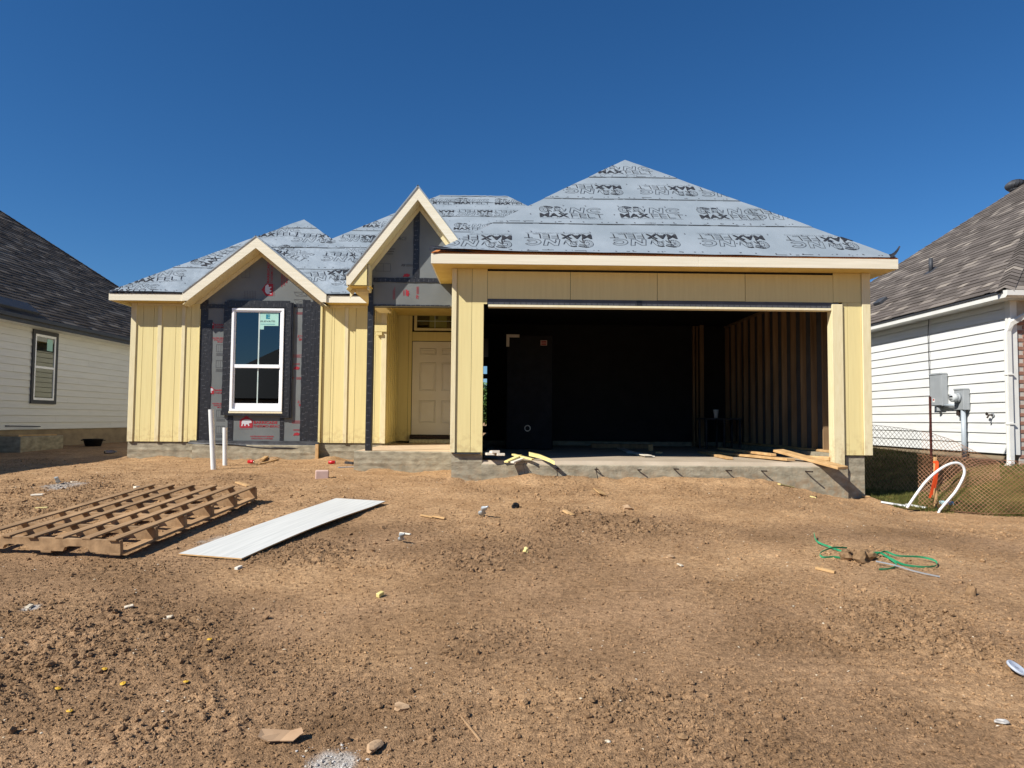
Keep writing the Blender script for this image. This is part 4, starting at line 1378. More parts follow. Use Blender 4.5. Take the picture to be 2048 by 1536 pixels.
for zb_, zt_ in ((846, 801), (782, 725), (710, 697)):
    for f0, f1 in ((.14, .45), (.55, .86)):
        a, b, c, e = d0 + dw * f0, d0 + dw * f1, dz(zb_), dz(zt_)
        ring = []
        for (x0, x1, z0, z1) in ((a, b, c, c + .022), (a, b, e - .022, e), (a, a + .022, c + .0225, e - .0225), (b - .022, b, c + .0225, e - .0225)):
            ring.append(box(x0, x1, DW + .004, DW + .021, z0, z1, .008))
        part('panel_moulding', join(*ring), M['door'], dr)
        part('raised_panel', box(a + .04, b - .04, DW + .013, DW + .021, c + .04, e - .04, .007), M['door'], dr)
tr = part('transom_window', box(dx(826.5), dx(832), DW - .02, DW + .03, dz(661), dz(622), .003), M['trim'], H)
part('frame_rail', box(dx(832.1), XG, DW - .02, DW + .03, dz(661), dz(656.5), .003), M['trim'], tr)
part('frame_rail', box(dx(832.1), XG, DW - .02, DW + .03, dz(627), dz(622), .003), M['trim'], tr)
part('window_pane', box(dx(832), XG, DW + .01, DW + .014, dz(656.5), dz(627)), M['glass'], tr)
part('muntin', box(dx(832.1), XG, DW + .003, DW + .008, dz(642.6), dz(641.6)), M['muntin'], tr)
part('muntin', box(dx(867.6), dx(868.6), DW + .0015, DW + .0028, dz(656.4), dz(627.1)), M['muntin'], tr)
M['sticker_olive'] = mat('olive_sticker', S(122, 122, 66), S(134, 134, 76), .6, (5, 5, 5), 2)
part('sticker', box(dx(857), dx(891.5), DW + .0086, DW + .0096, dz(655), dz(629)), M['sticker_olive'], tr)
wall_print(tr, text('E', .085, .075, bold=.06), 873, 634.5, DW, 'ink', 0, None, -.0078, 'sticker_print')

# rebar stubs of the slab
for px, py, l in ((1348, 938, .10), (1452, 941, .12), (1523, 942, .10), (1611, 943, .13), (1276, 940, .06), (1190, 939, .07), (1113, 938, .07)):
    p = at(px, py, G - .01)
    part('rebar_stub', tube([p + Vector((0, .1, 0)), p + Vector((.0, -l * .5, .004)), p + Vector((.03, -l * 1.25, .008))], .010, 7), M['steel'], H)
for px, py, q in ((1113, 938, 972), (1192, 939, 975), (1046, 930, 960)):
    p = at(px, py, G - .1)
    part('rebar_stub', tube([p + Vector((.02, .08, .02)), p, p + Vector((.015, -.02, -.09)), Vector((p.x + .03, p.y - .05, gz(p.x + .03, p.y - .05) - .05))], .0065, 7), M['steel'], H)

# ------------------------------------------------------------------ shingled roofs
def shingle_mat(name, stops):
    m = bpy.data.materials.new(name)
    m.use_nodes = True
    N, L = m.node_tree.nodes, m.node_tree.links
    b = N['Principled BSDF']
    b.inputs['Roughness'].default_value = .95
    b.inputs['Specular IOR Level'].default_value = .1
    a = N.new('ShaderNodeAttribute')
    a.attribute_name = 'tone'
    r = N.new('ShaderNodeValToRGB')
    e = r.color_ramp.elements
    e[0].position, e[0].color = stops[0]
    e[1].position, e[1].color = stops[-1]
    for p, c in stops[1:-1]:
        q = e.new(p)
        q.color = c
    L.new(a.outputs['Fac'], r.inputs[0])
    tc = N.new('ShaderNodeTexCoord')
    n = N.new('ShaderNodeTexNoise')
    n.inputs['Scale'].default_value = 60
    n.inputs['Detail'].default_value = 4
    L.new(tc.outputs['Object'], n.inputs['Vector'])
    mr = N.new('ShaderNodeMapRange')
    mr.inputs['To Min'].default_value, mr.inputs['To Max'].default_value = .65, 1.35
    L.new(n.outputs['Fac'], mr.inputs[0])
    v = N.new('ShaderNodeVectorMath')
    v.operation = 'SCALE'
    L.new(r.outputs[0], v.inputs[0])
    L.new(mr.outputs[0], v.inputs['Scale'])
    L.new(v.outputs[0], b.inputs['Base Color'])
    return m

M['shingle_dark'] = shingle_mat('charcoal_shingle', [(0, S(74, 67, 61)), (.5, S(92, 84, 77)), (.85, S(108, 99, 91)), (1, S(132, 122, 111))])
M['shingle_tan'] = shingle_mat('weathered_shingle', [(0, S(92, 85, 79)), (.45, S(105, 97, 91)), (.75, S(114, 106, 99)), (.92, S(130, 121, 112)), (1, S(152, 142, 130))])

def shingles(parent, O, U, V, N, poly2, m, seed, exp=.145):
    """thick laminated tabs laid in courses up one slope, cut to the slope's outline"""
    rg = random.Random(seed)
    us, vs = [p[0] for p in poly2], [p[1] for p in poly2]
    u0, u1, v1 = min(us), max(us), max(vs)
    Vt, Ft, tone = [], [], []
    v, row = 0.0, 0
    while v < v1:
        u = u0 - rg.uniform(0, .4)
        while u < u1:
            w = rg.choice((.14, .2, .28, .38, .5))
            t = rg.choice((.008, .008, .015))
            k = len(Vt)
            b = rg.random()
            d = rg.uniform(0, .012) if t > .01 else 0
            Vt += [(u, v - d, t + .006), (u + w, v - d, t + .006), (u + w, v + exp + .03, .002), (u, v + exp + .03, .002), (u, v - d, 0), (u + w, v - d, 0)]
            Ft += [(k, k + 1, k + 2, k + 3), (k + 4, k + 5, k + 1, k), (k + 4, k, k + 3), (k + 1, k + 5, k + 2)]
            tone += [b ** 1.3] * 6
            u += w
        v += exp
        row += 1
    bm = bmesh.new()
    ly = bm.verts.layers.float.new('tone')
    vv = []
    for p, t in zip(Vt, tone):
        q = bm.verts.new(p)
        q[ly] = t
        vv.append(q)
    for f in Ft:
        bm.faces.new([vv[i] for i in f])
    c = Vector((sum(us) / len(us), sum(vs) / len(vs), 0))
    for a, b in zip(poly2, list(poly2[1:]) + [poly2[0]]):
        n = Vector((b[1] - a[1], a[0] - b[0], 0)).normalized()
        if n.dot(c - Vector((a[0], a[1], 0))) > 0:
            n = -n
        bmesh.ops.bisect_plane(bm, geom=bm.verts[:] + bm.edges[:] + bm.faces[:], plane_co=(a[0], a[1], 0), plane_no=n, clear_outer=True)
    O, U, V, N = Vector(O), Vector(U), Vector(V), Vector(N)
    for q in bm.verts:
        q.co = O + U * q.co.x + V * q.co.y + N * (q.co.z + .004)
    me = bpy.data.meshes.new('shingles')
    bm.to_mesh(me)
    bm.free()
    me.materials.append(M[m])
    o = link('shingles', me, parent)
    o['kind'] = 'stuff'
    return o

def plain(name, P, m, parent, tn=.03):
    return part(name, deck(P, tn), M[m], parent)

def turbine(parent, p, r, m):
    """ribbed turbine roof vent"""
    p = Vector(p)
    t = part('turbine_vent', moved(lathe([(r * .62, 0), (r * .6, r * .55), (r * .72, r * .6), (r * .72, r * .66)], 20), p), M[m], parent, True)
    for k in range(18):
        a0 = 2 * math.pi * k / 18
        V, F = [], []
        for i in range(9):
            z = i / 8
            rr = r * (.62 + .42 * math.sin(math.pi * min(1, z * .93 + .12)))
            if i == 8:
                rr = r * .2
            for da, sc_ in ((0, 1), (.3, .9)):
                a = a0 + da + .35 * z
                V.append(p + Vector((rr * sc_ * math.cos(a), rr * sc_ * math.sin(a), r * (.66 + .95 * z))))
            if i:
                q = 2 * i
                F.append((q - 2, q - 1, q + 1, q))
        part('vane', (V, F), M[m], t, True)
    part('turbine_core', moved(lathe([(r * .6, r * .66), (r * .88, r * .95), (r * .85, r * 1.3), (r * .5, r * 1.6), (.01, r * 1.64)], 16), p), M['ink'], t, True)

M['white_lap'] = mat('white_lap_siding', S(216, 216, 212), S(226, 226, 222), .65, (3, 2, 30), 4, bump=.2, bscale=(8, 8, 60), bdist=.003, rand=.02)
M['grey_lap'] = mat('pale_lap_siding', S(222, 220, 213), S(230, 228, 221), .65, (3, 2, 30), 4, bump=.2, bscale=(8, 8, 60), bdist=.003, rand=.025)
M['charcoal_paint'] = mat('charcoal_paint', S(58, 60, 64), S(66, 68, 72), .6, (5, 5, 5), 3)
M['white_paint'] = mat('white_paint', S(222, 220, 212), S(230, 228, 220), .55, (5, 5, 5), 3)
M['sill_conc'] = mat('stem_concrete', S(134, 118, 96), S(158, 140, 114), .9, (3, 3, 6), 6, bump=.4, bscale=(20, 20, 20), bdist=.01)

# ------------------------------------------------------------------ neighbour on the left
NL = thing('neighbour_house', 'white lap-sided house with charcoal shingle roof and charcoal window trim', 'house', (-15, 17, -.2))
LX, LEX = -10.2, -9.82
LF, LB_ = 6.5, 26.2
l_z0 = atx(130, 857, LX).z
l_ze = atx(0, 636.7, LEX).z
top = l_ze + .02
k, z = 0, l_z0
nrow = 15
exp_ = (top + .06 - l_z0) / nrow
seam = [atx(162, 750, LX).y]
for k in range(nrow):
    z = l_z0 + k * exp_
    brk = 9.5 + (k * 3.66 * 0.37) % 3.66
    ys_ = [LF + .3]
    yy = brk + 2.0
    while yy < LB_ - .6:
        ys_.append(yy)
        yy += 3.66
    ys_.append(LB_ - .4)
    for a, b in zip(ys_, ys_[1:]):
        part('lap_plank', prism([(LX - .01, z + exp_ + .01), (LX + .014, z), (LX, z - .004)], 'y', a + .001, b - .001), M['grey_lap'], NL)
part('house_wall', box(-19.8, LX - .011, LF + .3, LB_ - .4, l_z0 - .01, top + .1), M['grey_lap'], NL)
part('foundation', box(-19.75, LX - .03, LF + .35, LB_ - .45, -1.3, l_z0 - .012), M['sill_conc'], NL)
lz = l_ze + .17
hl = 5.2
part('fascia_board', box(LEX - .02, LEX, LF - .1, LB_, l_ze, lz - .006, .003), M['charcoal_paint'], NL)
part('drip_gutter', box(LEX + .001, LEX + .05, LF - .1, LB_, lz - .09, lz + .0, .01), M['charcoal_paint'], NL)
part('soffit_board', box(LX - .01, LEX - .021, LF - .1, LB_, l_ze + .003, l_ze + .014), M['white_paint'], NL)
RZ = lz + SLOPE * hl
rp = plain('roof_plane', [(LEX, LF - .1, lz), (LEX, LB_, lz), (LEX - hl, LB_ - hl, RZ), (LEX - hl, LF - .1 + hl, RZ)], 'charcoal_paint', NL)
plain('roof_plane', [(LEX, LF - .1, lz), (LEX - hl, LF - .1 + hl, RZ), (LEX - 2 * hl, LF - .1, lz)], 'charcoal_paint', NL)
plain('roof_plane', [(LEX - 2 * hl, LF - .1, lz), (LEX - hl, LF - .1 + hl, RZ), (LEX - hl, LB_ - hl, RZ), (LEX - 2 * hl, LB_, lz)], 'charcoal_paint', NL)
plain('roof_plane', [(LEX, LB_, lz), (LEX - 2 * hl, LB_, lz), (LEX - hl, LB_ - hl, RZ)], 'charcoal_paint', NL)
Lr = LB_ - LF + .1
shingles(rp, (LEX, LF - .1, lz), (0, 1, 0), (-CA, 0, SA), (SA, 0, CA), [(0, 0), (Lr, 0), (Lr - hl, hl / CA), (hl, hl / CA)], 'shingle_dark', 3)
# vent on the far hip
def hip_pt(t):
    return Vector((LEX - t, LB_ - t, lz + SLOPE * t))
best = min((abs((lambda q: (ROT.transposed() @ (q - Vector((0, 0, CZ)))))(hip_pt(t)).x / -(ROT.transposed() @ (hip_pt(t) - Vector((0, 0, CZ)))).z * FPX + 1024 - 70), t) for t in np.linspace(2, 6, 80))[1]
hp = hip_pt(best)
turbine(NL, hp + Vector((-.35, -.1, -.18)), .17, 'charcoal_paint')
# flashing lines near the eave
q0, q1 = atx(0, 605, LEX - .25), atx(62, 622, LEX - .25)
part('roof_saddle', obox((LEX - .22, q0.y - 1, lz + .2), (LEX - .22, q1.y, lz + .2), .35, .10, (SA, 0, CA), .01), M['charcoal_paint'], NL)
# window
lyw = lambda px, py=730: atx(px, py, LX + .02).y
lzw = lambda px, py: atx(px, py, LX + .02).z
wy0, wy1 = lyw(63), lyw(114)
wz1, wz0 = lzw(63, 657), lzw(63, 807)
lw_ = part('window', box(LX + .012, LX + .04, wy0, wy1, wz1 - .09, wz1, .003), M['charcoal_paint'], NL)
for a, b, c, d in ((wy0, wy1, wz0, wz0 + .08), (wy0, wy0 + .08, wz0 + .081, wz1 - .091), (wy1 - .08, wy1, wz0 + .081, wz1 - .091)):
    part('trim_board', box(LX + .012, LX + .04, a, b, c, d, .003), M['charcoal_paint'], lw_)
a0, a1, c0, c1 = wy0 + .081, wy1 - .081, wz0 + .081, wz1 - .091
cm = (c0 + c1) / 2 + .0
for a, b, c, d in ((a0, a1, c0, c0 + .05), (a0, a1, c1 - .05, c1), (a0, a0 + .045, c0 + .051, c1 - .051), (a1 - .045, a1, c0 + .051, c1 - .051), (a0 + .046, a1 - .046, cm - .025, cm + .025)):
    part('sash', box(LX + .012, LX + .034, a, b, c, d, .003), M['vinyl'], lw_)
for c, d in ((c0 + .05, cm - .025), (cm + .025, c1 - .05)):
    part('window_pane', box(LX + .016, LX + .019, a0 + .045, a1 - .045, c, d), M['glass_green'] if 'glass_green' in M else M['glass'], lw_)
part('sticker', box(LX + .0195, LX + .0205, a0 + .42, a0 + .62, c1 - .34, c1 - .08), M['sticker'], lw_)
part('window_backing', box(LX - .004, LX + .010, wy0 + .05, wy1 - .05, wz0 + .05, wz1 - .05), M['ink'], lw_)
hb = atx(12, 852, LX + .02)
part('pipe_stub', tube([hb + Vector((-.02, 0, 0)), hb + Vector((.06, .0, 0)), hb + Vector((.06, 1.0, -.02))], .012, 7), M['membrane'], NL)

# concrete stoop beside it, boards, tub, bottle
sx1, sy0, sy1, sz1 = -9.6, 14.45, 15.85, .035
stoop = tag(part('concrete_stoop', box(LX + .03, sx1, sy0, sy1, -1.0, sz1, .012), M['concrete']), 'low grey concrete stoop slab beside the white lap-sided house', 'stoop')
for i, (x0, y0, x1, y1) in enumerate(((-10.1, 14.75, -9.7, 15.7), (-10.05, 14.6, -9.72, 14.62))):
    tag(part('plank', obox((x0, y0, sz1 + .014 + .0 * i), (x1, y1, sz1 + .014), .14, .026), M['lumber']), ['pale lumber plank lying on the concrete stoop, nearer its yard edge', 'pale lumber plank lying on the concrete stoop, nearer the house side wall'][i], 'plank')
tb = on_ground(186, 893)
tub = thing('plastic_tub', 'small black plastic tub sitting on the dirt between the houses', 'tub', tb, local=True)
Vt = []
part('tub_body', lathe([(.16, 0), (.205, .15), (.22, .155), (.22, .165), (.195, .16), (.15, .03), (.01, .025)], 20), M['black_plastic'], tub, True)
for s_ in (-1, 1):
    part('handle', tube([(s_ * .205, -.06, .13), (s_ * .25, -.05, .135), (s_ * .25, .05, .135), (s_ * .205, .06, .13)], .01, 6), M['black_plastic'], tub)
bt = on_ground(219, 908)
tag(part('plastic_bottle', turned(lathe([(.001, 0), (.033, .002), (.034, .05), (.031, .09), (.034, .13), (.03, .17), (.013, .205), (.013, .225)], 14), (0, R(88), R(10)), bt + Vector((-.1, 0, .035))), M['clear'], None, True), 'clear plastic bottle lying in the shade near the black tub', 'bottle')

# ------------------------------------------------------------------ neighbour on the right
NR = thing('neighbour_house', 'white lap-sided house with weathered brown shingle roof and meter boxes on its wall', 'house', (12, 16, 0))
RXW, REX = 8.3, 8.0
RF, RB_ = 11.05, 21.5
r_z0 = atx(2014, 907.8, RXW).z
r_ze = atx(2014, 594, REX).z
r_zt = atx(2014, 579.5, REX).z
nrow = 15
top = r_ze + .02
exp_ = (top + .05 - r_z0) / nrow
RFW = RF + .3
for k in range(nrow):
    z = r_z0 + k * exp_
    ys_ = [RFW + .10]
    yy = RFW + 1.0 + (k * 1.37) % 3.2
    while yy < RB_ - .5:
        ys_.append(yy)
        yy += 3.66
    ys_.append(RB_ - .3)
    for a, b in zip(ys_, ys_[1:]):
        part('lap_plank', prism([(RXW + .012, z + exp_ + .012), (RXW - .009, z), (RXW, z - .002)], 'y', a + .001, b - .001), M['white_lap'], NR)
part('house_wall', box(RXW + .013, 18, RFW + .12, RB_ - .3, r_z0 - .01, top + .1), M['white_lap'], NR)
part('foundation', box(RXW + .03, 18, RFW + .06, RB_ - .35, -1.3, r_z0 - .012), M['sill_conc'], NR)
part('corner_board', box(RXW - .024, RXW + .02, RFW + .0, RFW + .095, r_z0 - .01, top, .003), M['white_paint'], NR)
part('corner_board', box(RXW - .022, RXW + .09, RFW - .022, RFW - .001, r_z0 - .01, top, .003), M['white_paint'], NR)
M['brick'] = mat('red_brown_brick', S(142, 100, 84), S(170, 128, 106), .85, (9, 9, 9), 4, bump=.4, bscale=(60, 60, 60), bdist=.004, rand=.15)
M['mortar'] = mat('mortar', S(176, 168, 156), S(190, 182, 170), .9, (20, 20, 20), 3)
part('brick_backing', box(RXW + .092, 18, RFW + .008, RFW + .1, r_z0 - .2, top), M['mortar'], NR)
bme = mesh('brick', *box(0, .193, 0, .1, 0, .057, .003), M['brick'])
for r_ in range(36):
    for c in range(5):
        o = link('brick', bme, NR)
        o.matrix_parent_inverse = Matrix.Identity(4)
        o.location = Vector((RXW + .094 + c * .203 + (.10 if r_ % 2 else 0), RFW - .002, r_z0 - .2 + r_ * .0675)) - NR.location
hr = 5.0
rzz = r_zt + SLOPE * hr
part('fascia_board', box(REX, REX + .02, RF, RB_, r_ze, r_zt - .006, .003), M['white_paint'], NR)
part('drip_edge', box(REX - .02, REX - .001, RF, RB_, r_zt - .03, r_zt + .0, .002), M['charcoal_paint'], NR)
part('soffit_board', box(REX + .021, RXW + .02, RF, RB_, r_ze + .003, r_ze + .014), M['white_paint'], NR)
part('fascia_board', box(REX + .021, 18, RF, RF + .02, r_ze, r_zt - .006, .003), M['white_paint'], NR)
part('soffit_board', box(RXW + .021, 18, RF + .021, RFW + .02, r_ze + .003, r_ze + .014), M['white_paint'], NR)
rp = plain('roof_plane', [(REX - .02, RF, r_zt), (REX - .02, RB_, r_zt), (REX + hr, RB_ - hr, rzz), (REX + hr, RF + hr, rzz)], 'charcoal_paint', NR)
rf = plain('roof_plane', [(REX, RF - .02, r_zt), (REX + hr, RF - .02 + hr, rzz), (REX + 2 * hr, RF - .02, r_zt)], 'charcoal_paint', NR)
plain('roof_plane', [(REX + 2 * hr, RF, r_zt), (REX + hr, RF + hr, rzz), (REX + hr, RB_ - hr, rzz), (REX + 2 * hr, RB_, r_zt)], 'charcoal_paint', NR)
plain('roof_plane', [(REX, RB_, r_zt), (REX + hr, RB_ - hr, rzz), (REX + 2 * hr, RB_, r_zt)], 'charcoal_paint', NR)
Lr = RB_ - RF
shingles(rp, (REX - .03, RB_, r_zt), (0, -1, 0), (CA, 0, SA), (-SA, 0, CA), [(0, 0), (Lr, 0), (Lr - hr, hr / CA), (hr, hr / CA)], 'shingle_tan', 5)
shingles(rf, (REX, RF - .03, r_zt), (1, 0, 0), (0, CA, SA), (0, -SA, CA), [(0, 0), (2 * hr, 0), (hr, hr / CA)], 'shingle_tan', 6)
def hip_cap(p, q, m, parent):
    """bent cap shingles overlapping along a hip"""
    p, q = Vector(p), Vector(q)
    d = (q - p).normalized()
    s_ = d.cross(Vector((0, 0, 1))).normalized()
    n = int((q - p).length / .15)
    V, F, tone = [], [], []
    for i in range(n):
        a, b = p.lerp(q, i / n) + Vector((0, 0, .042)), p.lerp(q, (i + 1.15) / n) + Vector((0, 0, .026))
        k = len(V)
        dn = Vector((0, 0, -.062))
        V += [a - s_ * .13 + dn, a, a + s_ * .13 + dn, b - s_ * .13 + dn, b, b + s_ * .13 + dn]
        F += [(k, k + 1, k + 4, k + 3), (k + 1, k + 2, k + 5, k + 4)]
        tone += [random.random() ** 1.5] * 6
    o = part('hip_cap', (V, F), M[m], parent)
    at_ = o.data.attributes.new('tone', 'FLOAT', 'POINT')
    at_.data.foreach_set('value', tone)
    o['kind'] = 'stuff'
hip_cap((REX - .02, RF - .02, r_zt), (REX + hr, RF + hr, rzz), 'shingle_tan', NR)
hip_cap((REX, RB_, r_zt), (REX + hr, RB_ - hr, rzz), 'shingle_tan', NR)
hip_cap((LEX, LB_, lz), (LEX - hl, LB_ - hl, RZ), 'shingle_dark', NL)
# gutter along the front eave, downspout
part('gutter', prism([(RF - .10, r_zt - .01), (RF - .095, r_zt - .09), (RF - .05, r_zt - .12), (RF - .003, r_zt - .12), (RF - .003, r_zt - .0)], 'x', REX - .03, 18), M['white_paint'], NR)
dpx = atx(2019, 800, RXW - .06)
ds = [Vector((RXW + .35, RF - .05, r_zt - .13)), Vector((RXW + .35, RF - .05, r_zt - .2)), Vector((RXW - .02, RFW - .05, r_zt - .48)), Vector((RXW - .065, dpx.y, r_zt - .62)), Vector((RXW - .065, dpx.y, -.05)), Vector((RXW - .07, dpx.y, -.17)), Vector((RXW - .2, dpx.y - .12, -.22))]
def square_tube(P, w, d):
    V, F = [], []
    for i, p in enumerate(P):
        t = (P[min(i + 1, len(P) - 1)] - P[max(i - 1, 0)]).normalized()
        s_ = Vector((0, 1, 0)) - t * t.y
        s_ = s_.normalized() if s_.length > .2 else Vector((1, 0, 0))
        u = t.cross(s_)
        V += [p + s_ * w / 2 * a + u * d / 2 * b for a, b in ((-1, -1), (-.3, -1), (-.2, -.8), (.2, -.8), (.3, -1), (1, -1), (1, 1), (-1, 1))]
        if i:
            k = 8 * i
            F += [(k - 8 + j, k - 8 + (j + 1) % 8, k + (j + 1) % 8, k + j) for j in range(8)]
    F += [tuple(range(8)), tuple(range(len(V) - 8, len(V)))]
    return V, F
dsp = part('downspout', square_tube(ds, .085, .07), M['white_paint'], NR)
for z in (1.25, .45):
    part('strap', box(RXW - .108, RXW - .014, dpx.y - .06, dpx.y + .06, z, z + .022), M['white_paint'], dsp)
# roof vents
def on_roof(px, py):
    return atp(px, py, Vector((REX - .03, RB_, r_zt)), Vector((-SA, 0, CA)))
vp = on_roof(1862, 543)
pv = part('vent_pipe', moved(lathe([(.045, -.02), (.04, .30), (.03, .30)], 12), vp), M['charcoal_paint'], NR, True)
part('vent_boot', obox(vp + Vector((-.1, 0, -.06)), vp + Vector((.16, 0, .14)), .26, .012, (-SA, 0, CA)), M['charcoal_paint'], pv)
vq = on_roof(1758, 610)
part('roof_vent', obox(vq + Vector((-.05, 0, .02)), vq + Vector((.12, 0, .15)), .3, .09, (-SA, 0, CA), .015), M['charcoal_paint'], NR)
def hip_r(t):
    return Vector((REX + t, RB_ - t, r_zt + SLOPE * t))
def pxx(q):
    c = ROT.transposed() @ (q - Vector((0, 0, CZ)))
    return c.x / -c.z * FPX + 1024
tb_ = min(np.linspace(2, 5, 200), key=lambda t: abs(pxx(hip_r(t)) - 2033))
turbine(NR, hip_r(tb_) + Vector((.1, .12, -.10)), .24, 'charcoal_paint')

# meter and breaker boxes on that wall
M['box_grey'] = mat('box_grey', S(150, 154, 156), S(158, 162, 164), .45, (5, 5, 5), 2)
M['conduit'] = mat('conduit_grey', S(164, 172, 178), S(174, 182, 188), .45, (5, 5, 5), 2)
wy = lambda px, py: atx(px, py, RXW - .014)
a, b = wy(1865, 815), wy(1882, 746)
bp_ = thing('breaker_box', 'tall grey breaker box mounted on the white lap-sided wall', 'breaker box', (RXW - .014, a.y, a.z))
a2 = atx(1864, 818, RXW - .17)
b2 = atx(1896, 748, RXW - .17)
yb0, yb1 = atx(1896, 780, RXW - .014).y, atx(1875, 780, RXW - .014).y
zb0_, zb1_ = wy(1885, 812).z, wy(1885, 747).z
part('box_body', box(RXW - .13, RXW - .015, yb0, yb0 + .36, zb0_, zb1_, .006), M['box_grey'], bp_)
part('box_cover', box(RXW - .14, RXW - .1305, yb0 + .01, yb0 + .35, zb0_ + .01, zb1_ - .03, .004), M['box_grey'], bp_)
part('hood', box(RXW - .15, RXW - .02, yb0 - .005, yb0 + .365, zb1_ - .028, zb1_ + .006, .004), M['box_grey'], bp_)
part('label_sticker', box(RXW - .1425, RXW - .1405, yb0 + .2, yb0 + .27, zb0_ + .07, zb0_ + .14), M['white_paint'], bp_)
part('label_print', box(RXW - .1435, RXW - .1428, yb0 + .21, yb0 + .26, zb0_ + .10, zb0_ + .13), M['ink_red'], bp_)
part('conduit_hub', tube([(RXW - .07, yb0 + .2, zb0_), (RXW - .07, yb0 + .2, zb0_ - .09)], .035, 10), M['box_grey'], bp_)
ym0 = atx(1940, 800, RXW - .014).y
zm0, zm1 = wy(1930, 820).z, wy(1930, 778).z
mt = thing('electric_meter', 'grey electric meter with round glass dial beside the taller breaker box', 'meter', (RXW, ym0, zm0))
part('meter_box', box(RXW - .13, RXW - .015, ym0, ym0 + .26, zm0, zm1, .006), M['box_grey'], mt)
part('hood', box(RXW - .14, RXW - .02, ym0 - .004, ym0 + .264, zm1 - .02, zm1 + .006, .004), M['box_grey'], mt)
cy, cz_ = ym0 + .13, (zm0 + zm1) / 2 + .03
def along_x(VF, p):
    return [Vector((p[0] - v.z, p[1] + v.x, p[2] + v.y)) for v in VF[0]], VF[1]
part('meter_ring', along_x(lathe([(.088, 0), (.088, .035), (.08, .045)], 24), (RXW - .131, cy, cz_)), M['box_grey'], mt, True)
M['meter_glass'] = mat('meter_dome', S(190, 194, 194), S(205, 208, 208), .15, (5, 5, 5), 2)
dome = part('meter_dome', along_x(lathe([(.078, .04), (.078, .12), (.07, .135), (.001, .14)], 24), (RXW - .131, cy, cz_)), M['meter_glass'], mt, True)
part('meter_face', box(RXW - .2725, RXW - .2715, cy - .045, cy + .045, cz_ + .005, cz_ + .035), M['ink'], mt)
for k in range(3):
    part('meter_dial', along_x(lathe([(.011, 0), (.011, .001)], 10), (RXW - .2716, cy - .03 + .03 * k, cz_ - .025)), M['ink'], mt)
part('conduit', tube([(RXW - .07, ym0 + .26, zm0 + .09), (RXW - .07, yb0 + .0, zm0 + .09)], .03, 10), M['conduit'], mt, True)
gmx = RXW - .08
part('conduit', tube([(gmx, ym0 + .09, zm0), (gmx, ym0 + .09, gz(gmx, ym0 + .09) - .1)], .04, 12), M['conduit'], mt, True)
part('ground_clamp', box(RXW - .11, RXW - .03, ym0 + .19, ym0 + .25, zm0 - .1, zm0 - .004, .01), M['steel'], mt)
hb = wy(1986, 830)
hs = thing('hose_bib', 'small metal hose tap on the white wall beside the downspout', 'tap', hb)
part('spout', tube([hb, hb + Vector((-.07, 0, 0)), hb + Vector((-.1, 0, -.05))], .015, 8), M['steel'], hs)
part('tap_handle', along_x(lathe([(.03, 0), (.03, .01)], 8), hb + Vector((-.08, .03, .02))), M['steel'], hs)
part('tap_flange', along_x(lathe([(.035, 0), (.035, .008)], 10), hb + Vector((-.001, 0, 0))), M['box_grey'], hs)
cb0 = wy(1858, 641)
cy_ = cb0.y
cable = tube([Vector((RXW - .03, cy_ - .02, r_ze)), Vector((RXW - .04, cy_, r_ze - .3)), Vector((RXW - .035, cy_ - .02, .9)), Vector((RXW - .04, cy_ + .02, .3)), Vector((RXW - .03, cy_, .1))], .007, 6)
tag(part('cable', cable, M['ink']), 'thin black cable hanging down the white wall from the eave', 'cable')

# ------------------------------------------------------------------ house across the street (its roofline shows in the window glass)
AH = thing('street_house', 'plain house with dark hip roof on the opposite side of the street', 'house', (-16, -32, 0))
M['far_wall'] = mat('far_wall', S(150, 140, 128), S(160, 150, 138), .8, (3, 3, 3), 3)
hx0, hx1, hy1 = -24.0, -8.0, -26.0
part('house_wall', box(hx0 + .4, hx1 - .4, hy1 - 11.6, hy1 - .4, -1.6, 1.95), M['far_wall'], AH)
zz = 1.9
for P in ([(hx0, hy1, zz), (hx1, hy1, zz), (hx1 - 6, hy1 - 6, zz + 4.4), (hx0 + 6, hy1 - 6, zz + 4.4)], [(hx0, hy1 - 12, zz), (hx1, hy1 - 12, zz), (hx1 - 6, hy1 - 6, zz + 4.4), (hx0 + 6, hy1 - 6, zz + 4.4)],
          [(hx0, hy1, zz), (hx0, hy1 - 12, zz), (hx0 + 6, hy1 - 6, zz + 4.4)], [(hx1, hy1, zz), (hx1, hy1 - 12, zz), (hx1 - 6, hy1 - 6, zz + 4.4)]):
    part('roof_plane', deck(P, .12), M['charcoal_paint'], AH)
part('porch_gable', prism([(-14.5, zz), (-9.5, zz), (-12, zz + 2.1)], 'y', hy1 + .02, hy1 + .3), M['far_wall'], AH)
for P in ([(-14.9, hy1 + .6, zz - .2), (-12, hy1 + .6, zz + 2.3), (-12, hy1 - 4, zz + 2.3), (-14.9, hy1 - 4, zz - .2)], [(-9.1, hy1 + .6, zz - .2), (-12, hy1 + .6, zz + 2.3), (-12, hy1 - 4, zz + 2.3), (-9.1, hy1 - 4, zz - .2)]):
    part('gable_roof', deck(P, .1), M['charcoal_paint'], AH)
part('door', box(-16.5, -15.6, hy1 - .44, hy1 - .38, -1.5, .6), M['charcoal_paint'], AH)
for x in (-21, -18.6, -11.0):
    w_ = part('window', box(x, x + 1.2, hy1 - .42, hy1 - .36, -.6, .9), M['white_paint'], AH)
    part('window_pane', box(x + .08, x + 1.12, hy1 - .37, hy1 - .35, -.52, .82), M['glass'], w_)

